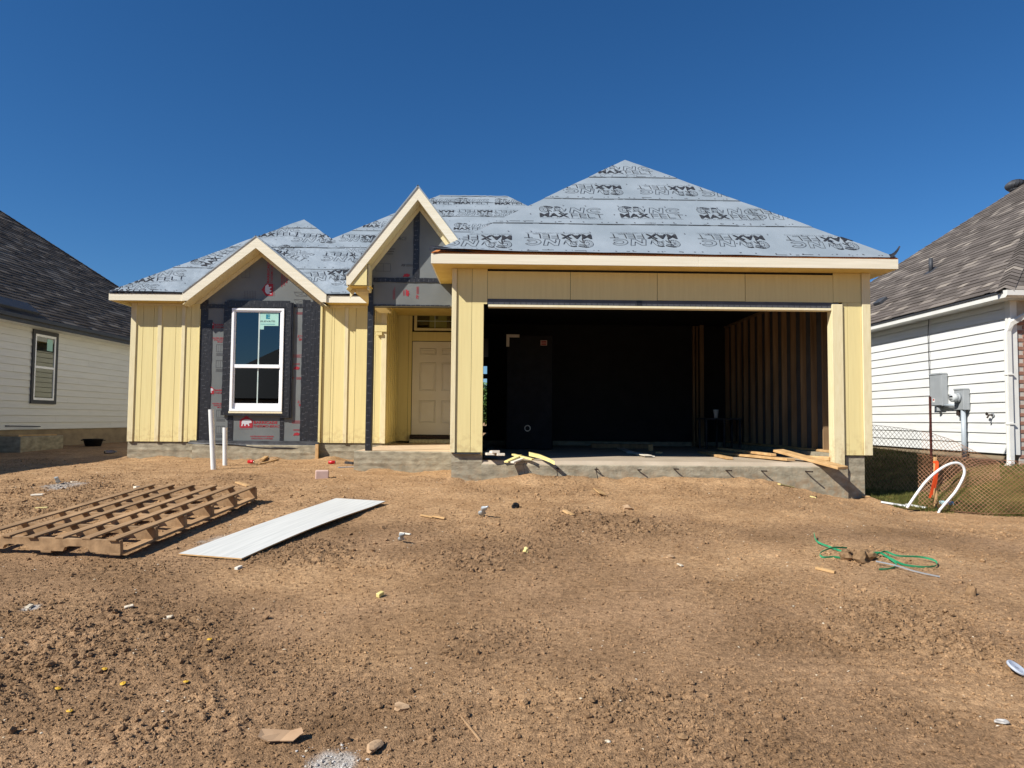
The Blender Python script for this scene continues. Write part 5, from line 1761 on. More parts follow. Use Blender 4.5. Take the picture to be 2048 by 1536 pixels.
# ------------------------------------------------------------------ grass between the houses
M['grass'] = mat('lawn_grass', S(58, 70, 30), S(112, 108, 56), .85, (5, 5, 5), 4, .3, .7, spec=.15)
def grass_edge(x):
    return 8.55 + .30 * np.sin(x * 2.2) * .3 + (7.2 - x) * .42
n = 120000
gxs = rng.uniform(5.25, 9.6, n)
gys = 7.9 + 12 * rng.random(n) ** 1.7
k = (gys > grass_edge(gxs) + .25 * (vnoise(gxs * 4, gys * 4, 3) - .5)) & ~((gxs > 8.3) & (gys > 11.25)) & (rng.random(n) < .35 + .8 * vnoise(gxs * 2.3, gys * 2.3, 7))
gxs, gys = gxs[k], gys[k]
n = len(gxs)
gh = rng.uniform(.03, .075, n)
ga = rng.uniform(0, 6.28, n)
gw = .0045
lean = rng.uniform(-.05, .05, (n, 2))
gzv = full_z(gxs, gys) - .005
V = np.empty((n, 3, 3))
V[:, 0] = np.stack([gxs - gw * np.cos(ga), gys - gw * np.sin(ga), gzv], 1)
V[:, 1] = np.stack([gxs + gw * np.cos(ga), gys + gw * np.sin(ga), gzv], 1)
V[:, 2] = np.stack([gxs + lean[:, 0], gys + lean[:, 1], gzv + gh], 1)
o = link('grass', big_mesh('grass', V.reshape(-1, 3), np.arange(3 * n).reshape(-1, 3), M['grass'], False))
tag(o, 'short patchy green lawn grass between the two houses', 'grass')
o['kind'] = 'stuff'
# turf lies on a thin darker soil sheet
M['turf'] = mat('turf', S(66, 66, 32), S(122, 104, 58), .95, (3, 3, 3), 6, .3, .7, .6, (40, 40, 40), .02, .1)
nx_, ny_ = 60, 110
tx, ty = np.meshgrid(np.linspace(5.3, 9.6, nx_), np.linspace(0, 1, ny_))
ty = grass_edge(tx) + .1 * (vnoise(tx * 5, tx * 0, 9) - .5) + ty ** 1.4 * 12
tz = full_z(tx.ravel(), ty.ravel()) + .012
ii = (np.arange(ny_ - 1)[:, None] * nx_ + np.arange(nx_ - 1)[None]).ravel()
o = link('lawn', big_mesh('lawn', np.stack([tx.ravel(), ty.ravel(), tz], 1), np.stack([ii, ii + 1, ii + nx_ + 1, ii + nx_], 1), M['turf']))
o['kind'] = 'structure'
o['label'] = 'patchy lawn strip between the two houses'

# ------------------------------------------------------------------ plastic mesh fence, posts, stake
M['net'] = mat('orange_net', S(128, 84, 60), S(172, 130, 96), .6, (3, 3, 3), 3)
FN = thing('mesh_fence', 'sagging orange plastic mesh fence strung between the two houses', 'fence', (6.4, 10.4, -.6))
def net(K, cell, wob, seed):
    """diamond net hung over a plan path; K lists (x, y, top, bottom)"""
    P = [Vector((k[0], k[1], 0)) for k in K]
    L = [0]
    for a, b in zip(P, P[1:]):
        L.append(L[-1] + (b - a).length)
    ip = lambda j, s: float(np.interp(s, L, [k[j] for k in K]))
    def pt(s, t):
        n1 = float(vnoise(np.array([s * 2.1 + seed]), np.array([t * 1.6]), seed)[0]) - .5
        n2 = float(vnoise(np.array([s * 1.7 + seed]), np.array([t * 1.4 + 5]), seed + 2)[0]) - .5
        z = ip(3, s) + (ip(2, s) - ip(3, s)) * t
        return Vector((ip(0, s) + wob * n1 + .05 * n2, ip(1, s) + wob * 1.6 * n1, z + wob * .4 * n2))
    hgt = sum(k[2] - k[3] for k in K) / len(K)
    ns, nt_ = int(L[-1] / (cell / 2)), max(6, int(hgt / (cell / 2)))
    V, F = [], []
    def strand(a, b):
        d = (b - a)
        if d.length < 1e-5:
            return
        s_ = d.cross(Vector((0, 1, .3))).normalized() * .0029
        u = Vector((0, .0029, 0))
        k = len(V)
        V.extend((a - s_, a + s_, a - u, b - s_, b + s_, b - u))
        F.extend(((k, k + 1, k + 4, k + 3), (k + 1, k + 2, k + 5, k + 4), (k + 2, k, k + 3, k + 5)))
    G_ = {}
    for i in range(ns + 1):
        for j in range(nt_ + 1):
            if (i + j) % 2 == 0:
                G_[i, j] = pt(i * cell / 2, j / nt_)
    for (i, j), p in G_.items():
        for di in (-1, 1):
            q = G_.get((i + di, j + 1))
            if q is not None:
                strand(p, q)
        if j in (0, nt_) and (i + 2, j) in G_:
            strand(p, G_[i + 2, j])
    return V, F
def net_key(px, top, Y):
    p = at(px, top, Y)
    return (p.x, p.y, p.z, gz(p.x, p.y))
p1 = at(1862, 870, 10.6)
part('mesh_panel', net([net_key(*k) for k in ((1722, 849, 11.5), (1743, 850, 11.3), (1800, 857, 11.0), (1862, 866, 10.62), (1905, 880, 10.6), (1950, 903, 10.5), (2005, 928, 10.4))], .062, .06, 3), M['net'], FN)
part('mesh_panel', net([net_key(*k) for k in ((1834, 908, 9.5), (1872, 914, 9.35), (1920, 910, 9.15), (1985, 918, 9.0), (2080, 930, 8.8))], .052, .2, 9), M['net'], FN)
pz = gz(p1.x, p1.y)
pt_ = at(1863, 793, 10.6)
pst = part('fence_post', join(box(p1.x - .018, p1.x + .018, 10.6, 10.604, pz - .2, pt_.z), box(p1.x - .002, p1.x + .002, 10.604, 10.635, pz - .2, pt_.z)), M['rust_post'], FN)
for z in np.arange(pz + .1, pt_.z, .055):
    part('post_stud', box(p1.x - .008, p1.x + .008, 10.588, 10.5995, z, z + .014), M['rust_post'], pst)

sk = on_ground(1871, 1019)
stake = thing('survey_stake', 'wooden survey stake with orange ribbon tied on, standing by the mesh fence', 'stake', sk)
tp = at(1871, 914, sk.y)
part('stake_shaft', join(obox((sk.x, sk.y, sk.z - .15), (tp.x - .005, sk.y, tp.z), .034, .034, (0, 1, 0), .003)), M['lumber'], stake)
M['ribbon'] = mat('orange_ribbon', S(226, 78, 30), S(238, 94, 40), .5, (8, 8, 8), 3)
def ribbon(P, w, m, parent, name, thick=.0012):
    V, F = [], []
    P = [Vector(p) for p in P]
    for i, p in enumerate(P):
        t = (P[min(i + 1, len(P) - 1)] - P[max(i - 1, 0)]).normalized()
        s_ = t.cross(Vector((.15 * math.sin(i), 1, .2))).normalized() * w / 2
        n_ = t.cross(s_).normalized() * thick
        V += [p - s_ - n_, p + s_ - n_, p + s_ + n_, p - s_ + n_]
        if i:
            k = 4 * i
            F += [(k - 4 + j, k - 4 + (j + 1) % 4, k + (j + 1) % 4, k + j) for j in range(4)]
    F += [(0, 1, 2, 3), tuple(range(len(V) - 4, len(V)))]
    return part(name, (V, F), m, parent)
r0 = Vector((tp.x, sk.y - .022, tp.z - .06))
part('ribbon_knot', box(tp.x - .024, tp.x + .024, sk.y - .024, sk.y + .022, tp.z - .085, tp.z - .05, .004), M['ribbon'], stake)
for dx_, dz_, w in ((-.05, -.33, .04), (-.09, -.42, .036), (-.11, -.46, .03), (-.03, -.28, .034)):
    ribbon([r0 + Vector((dx_ * t, -.012 - .02 * math.sin(3 * t), dz_ * t + .02 * math.sin(4 * t))) for t in np.linspace(0, 1, 8)], w, M['ribbon'], stake, 'ribbon_tail')
pw_ = lambda px, py: at(px, py, 9.12)
cps = [(1814, 1016), (1830, 992), (1851, 964), (1875, 942), (1897, 929), (1914, 926), (1925, 932), (1929, 944), (1924, 960), (1911, 983), (1894, 1003), (1878, 1022)]
hoop = [pw_(a, b) + Vector((0, .0, 0)) for a, b in cps]
fine_ = []
for i in range(len(hoop) - 1):
    a, b, c, d = hoop[max(0, i - 1)], hoop[i], hoop[i + 1], hoop[min(len(hoop) - 1, i + 2)]
    for t in np.linspace(0, 1, 6, endpoint=False):
        t = float(t)
        fine_.append(.5 * ((2 * b) + (c - a) * t + (2 * a - 5 * b + 4 * c - d) * t * t + (3 * b - a - 3 * c + d) * t ** 3))
fine_.append(hoop[-1] + Vector((-.02, 0, -.05)))
tag(part('plastic_hose', tube(fine_, .017, 10), M['pvc'], None, True), 'stiff white plastic pipe bent in a tall loop beside the survey stake', 'pipe')
for i, (a, b, w, lab) in enumerate((((1762, 1008), (1816, 1016), .07, 'white trim scrap lying flat left of the looped pipe, close to the house'), ((1812, 1012), (1852, 1019), .05, 'short white trim scrap lying at the left foot of the looped pipe'))):
    g0, g1 = on_ground(*a), on_ground(*b)
    tag(part('trim_scrap', obox(g0 + Vector((0, 0, .02)), g1 + Vector((0, 0, .02)), w, .02), M['pvc']), lab, 'scrap')
g0 = on_ground(1893, 1012)
M['foam'] = mat('blue_foam', S(168, 208, 214), S(184, 220, 224), .7, (8, 8, 8), 3)
tag(part('foam_scrap', turned(box(-.08, .08, -.05, .05, 0, .06, .012), (0, .05, .1), g0), M['foam']), 'pale blue foam scrap on the ground under the looped white pipe', 'foam')
g0 = on_ground(1820, 1030)

# ------------------------------------------------------------------ pallet
pa, pb = ground_hit(240, 1121), ground_hit(515, 1004)
pang = math.atan2(pb.x - pa.x, pb.y - pa.y)
plen = min(2.45, (pb - pa).length)
zpa, zpb = float(base_z(pa.x, pa.y)), float(base_z(pa.x + plen * math.sin(pang), pa.y + plen * math.cos(pang)))
PL = thing('wooden_pallet', 'long weathered wooden pallet with open slatted deck lying on the dirt', 'pallet', (pa.x, pa.y, zpa + .04), (math.atan2(zpb - zpa, plen), 0, -pang), local=True)
PWD = 1.40
def notched(y):
    """stringer standing on edge across the pallet, with two arched fork notches"""
    P = [(0, .018), (-.28, .018), (-.30, .052), (-.34, .064), (-.48, .064), (-.52, .052), (-.54, .018), (-.86, .018), (-.88, .052), (-.92, .064), (-1.06, .064), (-1.10, .052), (-1.12, .018), (-PWD, .018), (-PWD, .125), (0, .125)]
    return prism(P, 'y', y, y + .038)
me_s = mesh('stringer', *notched(0), M['pallet'])
for k in range(6):
    o = link('stringer', me_s, PL)
    o.location = (random.uniform(-.01, .01), .002 + k * (plen - .04) / 5, 0)
me_d = mesh('deck_board', *box(-.041, .041, -.012, plen + .012, .1255, .1405, .002), M['pallet'])
for k in range(6):
    o = link('deck_board', me_d, PL)
    o.location = (-.055 - k * .2555 + random.uniform(-.008, .008), random.uniform(-.012, .012), random.uniform(0, .001))
    o.rotation_euler = (random.uniform(-.003, .003), random.uniform(-.05, .05), random.uniform(-.008, .008))
me_b = mesh('bottom_board', *box(-.05, .05, 0, plen, .0, .0175, .002), M['pallet'])
for x in (-.05, -.70, -1.35):
    o = link('bottom_board', me_b, PL)
    o.location = (x, 0, 0)

# ------------------------------------------------------------------ white panel on the dirt, bowed
c4 = [ground_hit(357, 1112), ground_hit(483, 1122), ground_hit(771, 1008), ground_hit(672, 1002)]
nu, nv = 4, 16
V, F = [], []
for j in range(nv + 1):
    t = j / nv
    a = c4[0].lerp(c4[3], t)
    b = c4[1].lerp(c4[2], t)
    for i in range(nu + 1):
        s_ = i / nu
        p = a.lerp(b, s_)
        V.append(Vector((p.x, p.y, p.z + .022 + .024 * math.sin(math.pi * min(1, t * 1.15)) * (.4 + .6 * s_) * (1 if t < .87 else .6) + .012 * t)))
nt_ = len(V)
V += [v - Vector((0, 0, .011)) for v in V]
for j in range(nv):
    for i in range(nu):
        q = j * (nu + 1) + i
        F.append((q, q + 1, q + nu + 2, q + nu + 1))
        F.append((q + nt_, q + nu + 1 + nt_, q + nu + 2 + nt_, q + 1 + nt_))
bd = [i for i in range(nu + 1)] + [j * (nu + 1) + nu for j in range(1, nv + 1)] + [nv * (nu + 1) + i for i in range(nu - 1, -1, -1)] + [j * (nu + 1) for j in range(nv - 1, 0, -1)]
for a, b in zip(bd, bd[1:] + bd[:1]):
    F.append((a, a + nt_, b + nt_, b))
ya = math.atan2(c4[3].x - c4[0].x, c4[3].y - c4[0].y)
V = [Matrix.Rotation(ya, 3, 'Z') @ (v - c4[0]) for v in V]
wp_ = part('siding_sheet', (V, F), M['panel_white'])
wp_.location, wp_.rotation_euler = c4[0], (0, 0, -ya)
wp_.data.materials.append(M['lumber'])
for p in wp_.data.polygons:
    if abs(p.normal.z) < .6:
        p.material_index = 1
tag(wp_, 'long narrow white siding sheet lying bowed on the dirt beside the pallet', 'siding sheet')

# ------------------------------------------------------------------ pipes
for i, (t0, t1, b0, b1, r_, lab) in enumerate(((422, 819, 427, 940, .040, 'tall white plastic pipe leaning out of the dirt before the bay window'), (450, 855, 450, 932, .038, 'shorter white plastic pipe standing in the dirt beside a taller one'))):
    g_ = on_ground(b0, b1)
    tp_ = at(t0, t1, g_.y)
    d = (tp_ - g_).normalized()
    pp_ = thing('plastic_pipe', lab, 'pipe', g_)
    V, F = tube([g_ - d * .12, tp_], r_, 20, False)
    part('pipe_wall', (V, F), M['pvc'], pp_, True)
    part('pipe_rim', join(tube([tp_ - d * .001, tp_ + d * .0005], [r_, r_], 20, False), tube([tp_ + d * .0005, tp_ - d * .06], [r_ * .86, r_ * .86], 20, True)), M['pvc'], pp_, True)

# ------------------------------------------------------------------ small litter, each its own thing
M['can_red'] = mat('red_can', S(178, 26, 32), S(196, 40, 44), .3, (9, 9, 9), 3, metal=.3)
M['alu'] = mat('aluminium', S(190, 192, 196), S(210, 212, 214), .25, (9, 9, 9), 3, metal=.9)
def can(px, py, yaw, lab, lift=.03):
    g_ = on_ground(px, py)
    c_ = thing('drink_can', lab, 'can', g_ + Vector((0, 0, lift)), (R(90), 0, yaw), local=True)
    part('can_body', moved(lathe([(.024, 0), (.033, .008), (.033, .108), (.026, .120)], 18), (0, 0, -.06)), M['can_red'], c_, True)
    part('can_lid', moved(lathe([(.027, .1195), (.027, .1225), (.022, .1205)], 18), (0, 0, -.06)), M['alu'], c_, True)
can(502, 928, R(70), 'crushed red drink can lying by the foundation under the bay window')
can(664, 929, R(88), 'red drink can lying between the bay window and the porch slab')
M['pink'] = mat('pink_block', S(196, 164, 150), S(208, 178, 164), .8, (9, 9, 9), 3)
g_ = on_ground(644, 957)
tag(part('foam_block', turned(box(-.09, .09, -.06, .06, -.02, .11, .012), (0, 0, R(14)), g_), M['pink']), 'pale pink block resting on the dirt in front of the porch', 'block')

def scrap(name, lab, cat, a, b, w, h, m, lift=0.0, tilt=(0, 0, 1)):
    g0, g1 = on_ground(*a), on_ground(*b)
    return tag(part(name, obox(g0 + Vector((0, 0, h * .5 + lift)), g1 + Vector((0, 0, h * .5 + lift * .5)), w, h, tilt, .0015), M[m]), lab, cat)
scrap('wood_scrap', 'short flat pale wood scrap lying beyond the far end of the pallet', 'wood scrap', (474, 966), (497, 973), .06, .014, 'lumber')
scrap('wood_scrap', 'small square wood offcut lying just behind the pallet', 'wood scrap', (270, 981), (276, 982), .05, .045, 'primed')
scrap('wood_scrap', 'pale thin wood strip lying flat to the left behind the pallet', 'wood scrap', (70, 1021), (95, 1020), .03, .012, 'yellow_wood')
scrap('trim_scrap', 'white flat trim scrap lying on the dirt before the concrete stoop', 'scrap', (64, 992), (88, 992), .06, .016, 'primed')
scrap('trim_scrap', 'white trim sliver beside the crumbled white mortar heap near the stoop', 'scrap', (142, 965), (159, 963), .05, .012, 'primed')
scrap('trim_scrap', 'small white trim end lying at the front corner of the white sheet', 'scrap', (472, 1139), (482, 1134), .03, .02, 'primed')
scrap('wood_scrap', 'wood wedge scrap leaning by the foundation near the crushed can', 'wood scrap', (523, 925), (533, 917), .07, .03, 'lumber', .02)
scrap('wood_strip', 'thin wood strip on the dirt along the bay foundation', 'wood strip', (518, 930), (556, 920), .03, .012, 'lumber', .01)
scrap('wood_strip', 'broken brown wood strip lying in front of the white sheet far end', 'wood strip', (842, 1032), (866, 1036), .035, .015, 'lumber', .01)
scrap('wood_strip', 'brown twig-like wood strip continuing the broken strip on the dirt', 'wood strip', (866, 1036), (890, 1040), .03, .016, 'lumber', .015)
scrap('wood_strip', 'long thin wood splinter on bare dirt in the middle of the plot', 'wood strip', (1240, 1184), (1296, 1183), .014, .010, 'pallet')
scrap('wood_strip', 'thin wood stake splinter standing out of the dirt near the torn cardboard', 'wood strip', (921, 1436), (961, 1484), .010, .007, 'pallet', .006)
scrap('wood_scrap', 'curved bark-brown wood scrap beside the green strapping', 'wood scrap', (1632, 1139), (1670, 1148), .035, .02, 'lumber', .005)
scrap('wood_scrap', 'pale wood chip lying before the slab under the leaning boards', 'wood scrap', (1558, 971), (1586, 975), .05, .014, 'yellow_wood')
scrap('wood_scrap', 'short pale wood chip lying before the right foundation corner', 'wood scrap', (1620, 994), (1632, 997), .045, .014, 'yellow_wood')
scrap('plank', 'tan board end half buried at the foot of the right foundation corner', 'plank', (1712, 992), (1735, 997), .08, .02, 'lumber', .01)
scrap('wood_scrap', 'flat wood offcut tipped on the mound by the garage slab', 'wood scrap', (1194, 985), (1206, 993), .10, .012, 'lumber', .03, (.3, -.8, .5))
scrap('wood_scrap', 'tan wood shard lying on clods in front of the garage slab', 'wood scrap', (1128, 1028), (1146, 1033), .05, .02, 'lumber', .01)
scrap('wood_strip', 'white painted strip lying by the crumpled bottle before the white sheet', 'wood strip', (800, 1067), (821, 1070), .025, .012, 'primed', .01)
scrap('metal_strip', 'grey metal strip lying on the dirt by the porch slab corner', 'strip', (676, 937), (716, 936), .05, .01, 'conduit', .005)
scrap('trim_scrap', 'dark offcut lying on the dirt beside the red can', 'scrap', (692, 928), (708, 930), .06, .04, 'ink', .0)
for i, (px, py, lab) in enumerate(((337, 1243, 'white paper scrap lying alone on dark clods before the pallet'), (258, 1221, 'torn white paper pair lying on clods before the pallet'), (760, 1194, 'small pale wood cube lying in the middle of the dirt'), (58, 1221, 'thin white plastic shred on the dirt at the plot edge'), (1360, 1132, 'small white lump on bare dirt near the green strapping'))):
    g_ = on_ground(px, py)
    tag(part('debris_scrap', turned(box(-.028, .028, -.016, .016, 0, .012 if i != 2 else .03, .003), (R(8), R(-10), R(30 * i)), g_ + Vector((0, 0, .004))), M['chip'] if i != 2 else M['yellow_wood']), lab, 'scrap')

# crumpled clear bottles
def crumpled(px, py, s_, lab):
    g_ = on_ground(px, py)
    V, F = lathe([(.001, 0), (.03, .0), (.034, .03), (.022, .05), (.034, .075), (.026, .1), (.03, .12), (.012, .15), (.013, .165)], 12)
    V = [Vector((v.x * (1 + .25 * math.sin(v.z * 70)) + .012 * math.sin(v.z * 45), v.y * (.75 + .2 * math.cos(v.z * 90)), v.z)) * s_ for v in V]
    tag(part('plastic_bottle', turned((V, F), (R(55), R(15), R(20 * s_)), g_ + Vector((0, 0, .03))), M['clear_pale'], None, True), lab, 'bottle')
M['clear_pale'] = mat('cloudy_plastic', S(142, 148, 150), S(186, 192, 194), .3, (12, 12, 12), 3, spec=.8)
crumpled(800, 1084, .75, 'crumpled clear plastic bottle on the dirt right of the white sheet')
crumpled(961, 1035, 1.0, 'crumpled pale plastic bottle among clods in front of the garage')
crumpled(115, 968, .8, 'crumpled plastic wrapper on the white mortar heap by the stoop')
tag(part('tar_chunk', moved(rock(5, .05, (1, 1, .8), 2), on_ground(1031, 1016) + Vector((0, 0, .02))), M['black_plastic']), 'black tar chunk lying among clods in front of the garage slab', 'chunk')
M['stone'] = mat('tan_stone', S(160, 130, 98), S(194, 162, 126), .9, (14, 14, 14), 5, bump=.4, bscale=(40, 40, 40), bdist=.006)
for i, (px, py, r_, lab) in enumerate(((802, 1419, .032, 'tan angular stone lying on dirt near the thin wood splinter'), (1255, 1018, .05, 'tan stone in front of the garage slab among clods'), (1365, 1489, .024, 'dark round clod lying alone on the near dirt'), (1216, 1487, .012, 'white pebble lying on the near dirt beside the round clod'), (748, 1500, .045, 'flat brown stone slab tilted beside the white mortar heap'), (1340, 1115, .03, 'pale stone chip lying by bare dirt in front of the slab'), (1051, 1107, .03, 'yellowish stone chip standing upright on the dirt'), (1270, 1047, .04, 'broad tan clod lying in front of the garage opening'), (1943, 1192, .05, 'dark knobbly clod standing on the dirt right of the green strapping'))):
    g_ = on_ground(px, py)
    sq = (1.2, .8, .7) if i not in (4, 6, 8) else ((.7, 1.2, .35) if i == 4 else (.7, .5, 1.2))
    mm = {3: 'chip', 6: 'yellow_wood', 2: 'soil_plain', 8: 'soil_plain', 7: 'soil_plain'}.get(i, 'stone')
    if mm == 'soil_plain' and mm not in M:
        M[mm] = mat('dry_clod', S(118, 94, 68), S(152, 122, 90), .95, (20, 20, 20), 5, bump=.5, bscale=(50, 50, 50), bdist=.008, spec=.1)
    tag(part('stone', moved(rock(40 + i, r_, sq, 2), g_ + Vector((0, 0, r_ * .4))), M[mm]), lab, 'stone')

# torn cardboard
g_ = on_ground(562, 1482)
M['card'] = mat('cardboard', S(176, 142, 108), S(196, 162, 126), .85, (6, 6, 6), 3)
out_ = [(-.095, -.035), (-.05, -.04), (0, -.03), (.06, -.04), (.085, -.01), (.1, .0), (.088, .035), (.04, .03), (-.03, .04), (-.09, .02)]
P = [(x, y, .012 + .035 * (x / .1) ** 2 * (1 if x < 0 else .3) + .3 * max(0, y) ** 1.2) for x, y in out_]
nP = len(P)
V = [Vector(p) for p in P] + [Vector((p[0], p[1], p[2] - .004)) for p in P]
F = [tuple(range(nP)), tuple(range(2 * nP - 1, nP - 1, -1))] + [(i, i + nP, (i + 1) % nP + nP, (i + 1) % nP) for i in range(nP)]
tag(part('cardboard_piece', turned((V, F), (R(14), 0, R(8)), g_ + Vector((0, 0, .012))), M['card']), 'torn curled piece of brown cardboard on the near dirt', 'cardboard')

# yellow plastic caps
M['yellow_cap'] = mat('yellow_cap', S(206, 158, 44), S(226, 182, 66), .45, (9, 9, 9), 2)
caps = ((209, 1345, 'whole yellow plastic nail cap lying flat, paired with another just beyond it'), (246, 1369, 'yellow plastic nail cap tilted on edge next to a flat one'), (419, 1285, 'yellow plastic nail cap lying beside the curved groove in the dirt'), (139, 1426, 'yellow plastic nail cap with pale centre, lying apart on the near dirt'), (372, 1367, 'broken yellow plastic nail cap half buried near the curved groove'), (116, 1383, 'orange-stained yellow nail cap crushed flat among clods'))
for i, (px, py, lab) in enumerate(caps):
    g_ = on_ground(px, py)
    c_ = thing('nail_cap', lab, 'nail cap', g_ + Vector((0, 0, .011)), (R(random.uniform(-14, 22)), R(random.uniform(-14, 14)), 0), group='yellow nail caps dropped on the dirt', local=True)
    part('cap_disc', lathe([(.001, 0), (.0145, 0), (.0155, .002), (.013, .0035), (.004, .003)], 18), M['yellow_cap'], c_, True)
    part('cap_boss', lathe([(.004, .002), (.004, .006), (.002, .006)], 10), M['yellow_cap' if i != 3 else 'chip'], c_, True)

# grey plastic lid
g_ = on_ground(2032, 1347)
M['lid'] = mat('grey_lid', S(176, 182, 192), S(188, 194, 204), .35, (6, 6, 6), 3)
ld = thing('cup_cover', 'round pale grey plastic lid lying tilted on the dirt', 'lid', g_ + Vector((.005, 0, .03)), (R(22), R(24), 0), local=True)
part('lid_disc', lathe([(.001, .004), (.042, .004), (.047, .009), (.054, .009), (.056, .003), (.056, -.004), (.054, -.004), (.052, .002), (.001, .001)], 32), M['lid'], ld, True)
part('lid_rib', lathe([(.028, .0035), (.029, .0055), (.030, .0035)], 32), M['lid'], ld, True)
part('straw_slit', box(-.012, .012, -.001, .001, .0042, .0052), M['ink'], ld)
g_ = on_ground(2003, 1445)
V, F = rock(77, .028, (1.2, .8, .45), 2)
tag(part('plaster_lump', moved((V, F), g_ + Vector((0, 0, .01))), M['ashlump']), 'white plaster lump lying on the dirt below the round plastic lid', 'plaster')

# green strapping tangled in a clod of earth
M['strap'] = mat('green_strap', S(38, 150, 104), S(60, 172, 124), .4, (9, 9, 9), 2)
GS = thing('plastic_strapping', 'tangle of green plastic packing strap caught in a clod of earth', 'strapping', on_ground(1720, 1125))
def gpath(pts, lifts):
    P = []
    for (a, b), l in zip(pts, lifts):
        g_ = ground_hit(a, b)
        P.append(Vector((g_.x, g_.y, gz(g_.x, g_.y) + l)))
    Q = []
    for i in range(len(P) - 1):
        a, b, c, d = P[max(0, i - 1)], P[i], P[i + 1], P[min(len(P) - 1, i + 2)]
        for t in np.linspace(0, 1, 6, endpoint=False):
            t = float(t)
            Q.append(.5 * ((2 * b) + (c - a) * t + (2 * a - 5 * b + 4 * c - d) * t * t + (3 * b - a - 3 * c + d) * t ** 3))
    return Q + [P[-1]]
def flat_strap(Q, w):
    V, F = [], []
    for i, p in enumerate(Q):
        t = (Q[min(i + 1, len(Q) - 1)] - Q[max(i - 1, 0)]).normalized()
        s_ = Vector((0, -.5, .9)).cross(t).cross(t).normalized()
        n_ = t.cross(s_).normalized() * .0008
        s_ = s_ * w / 2
        V += [p - s_ - n_, p + s_ - n_, p + s_ + n_, p - s_ + n_]
        if i:
            k = 4 * i
            F += [(k - 4 + j, k - 4 + (j + 1) % 4, k + (j + 1) % 4, k + j) for j in range(4)]
    return V, F
straps = ((((1628, 1076), (1634, 1090), (1660, 1100), (1694, 1113)), (.05, .03, .02, .02)),
          (((1694, 1104), (1665, 1106), (1641, 1111), (1645, 1117), (1668, 1118), (1692, 1122)), (.03, .03, .02, .01, .012, .012)),
          (((1720, 1116), (1745, 1121), (1770, 1118), (1795, 1122), (1840, 1124), (1870, 1131), (1872, 1137), (1850, 1139), (1810, 1135), (1785, 1128), (1760, 1119), (1740, 1117)), (.02, .03, .03, .03, .03, .03, .02, .015, .015, .03, .04, .03)),
          (((1765, 1120), (1785, 1130), (1793, 1136), (1780, 1142), (1758, 1142)), (.04, .03, .02, .015, .012)))
for P, l in straps:
    part('strap_loop', flat_strap(gpath(P, l), .018), M['strap'], GS)
part('strap_loop', flat_strap(gpath(((1752, 1132), (1790, 1140), (1830, 1148), (1880, 1157)), (.03, .03, .02, .015)), .012), M['conduit'], GS)
g_ = on_ground(1712, 1120)
for i in range(7):
    a = i * 2.4
    tag(part('earth_clod', moved(rock(90 + i, .03 + .03 * (i % 3) / 2, (1, 1, .9), 2), g_ + Vector((.10 * math.cos(a) * (i > 0), .07 * math.sin(a) * (i > 0), .03 + .015 * (i % 2)))), M['soil_plain']), 'dark brown clod of earth heaped over the green strapping', 'clod', 'clods heaped over the green strap')

# ------------------------------------------------------------------ lumber and things in the garage
FZ = -.108
def gpt(px, py, z):
    p = atz(px, py, z)
    return Vector((p.x, p.y, z))
# long board hanging over the slab edge at the right
tag(part('long_board', obox(at(1556, 901, 10.75), at(1686, 936, 9.62), .19, .036, (.1, -.38, .92), .004), M['lumber']), 'long tan board jutting out over the slab edge below the right door jamb', 'board')
tag(part('long_board', obox(Vector((at(1420, 893, 12.4).x, 12.4, FZ + .03)), Vector((at(1582, 918, 10.15).x, 10.15, FZ + .03)), .14, .036, (0, 0, 1), .004), M['lumber']), 'reddish board lying flat on the garage floor beside the jutting board', 'board')
tag(part('long_board', obox(Vector((at(1440, 885, 12.8).x, 12.8, FZ + .08)), Vector((at(1547, 904, 10.6).x, 10.6, FZ + .075)), .089, .038, (0, 0, 1), .004), M['lumber']), 'lumber stud with dark end resting on the stacked boards in the garage', 'board')
tag(part('long_board', obox(Vector((at(1400, 888, 12.6).x, 12.6, FZ + .022)), Vector((at(1460, 910, 10.55).x, 10.55, FZ + .022)), .089, .038, (0, 0, 1), .004), M['lumber']), 'single pale stud lying on the garage floor apart from the board pile', 'board')
tag(part('long_board', obox(Vector((at(1600, 905, 10.5).x, 10.5, FZ + .05)), Vector((at(1661, 921, 10.05).x, 10.05, FZ + .05)), .07, .06, (0, 0, 1), .01), M['lumber']), 'short round-ended post lying behind the right door jamb', 'board')
# pile of cut ends at the left of the slab
lz_ = FZ + .02
pile = (((973, 911), (990, 905), 'primed', .05, .02, 'white cut end at the left of the scrap group by the garage jamb'), ((984, 904), (1000, 903), 'primed', .055, .06, 'white cut end resting on top of two others by the garage jamb'), ((993, 911), (1011, 907), 'primed', .05, .025, 'white cut end at the right of the scrap group by the garage jamb'))
for a, b, m, w, l, lab in pile:
    p = at((a[0] + b[0]) / 2, (a[1] + b[1]) / 2, 9.86)
    q = p + Vector((-.1 - l, .75, -.02 - l * .4))
    tag(part('cut_end', obox(p, q, .11, .035, (0, 0, 1), .003), M[m]), lab, 'wood scrap')
sl = ((1026, 909, 1066, 919, 'yellow_wood', .16, .09, 'yellow siding strip lying across the crossed scraps at the slab edge'), (1012, 924, 1040, 911, 'yellow_wood', .10, .06, 'yellow siding strip pointing out over the slab edge'), (1024, 925, 1050, 915, 'primed', .08, .045, 'white trim strip pointing out over the slab edge'))
for a, b, c, d, m, w, l, lab in sl:
    p, q = at(a, b, 9.78 if b > 915 else 10.1), at(c, d, 10.05 if b > 915 else 9.9)
    tag(part('siding_strip', obox(p, q, .07, .022, (0, 0, 1), .002), M[m]), lab, 'siding strip')
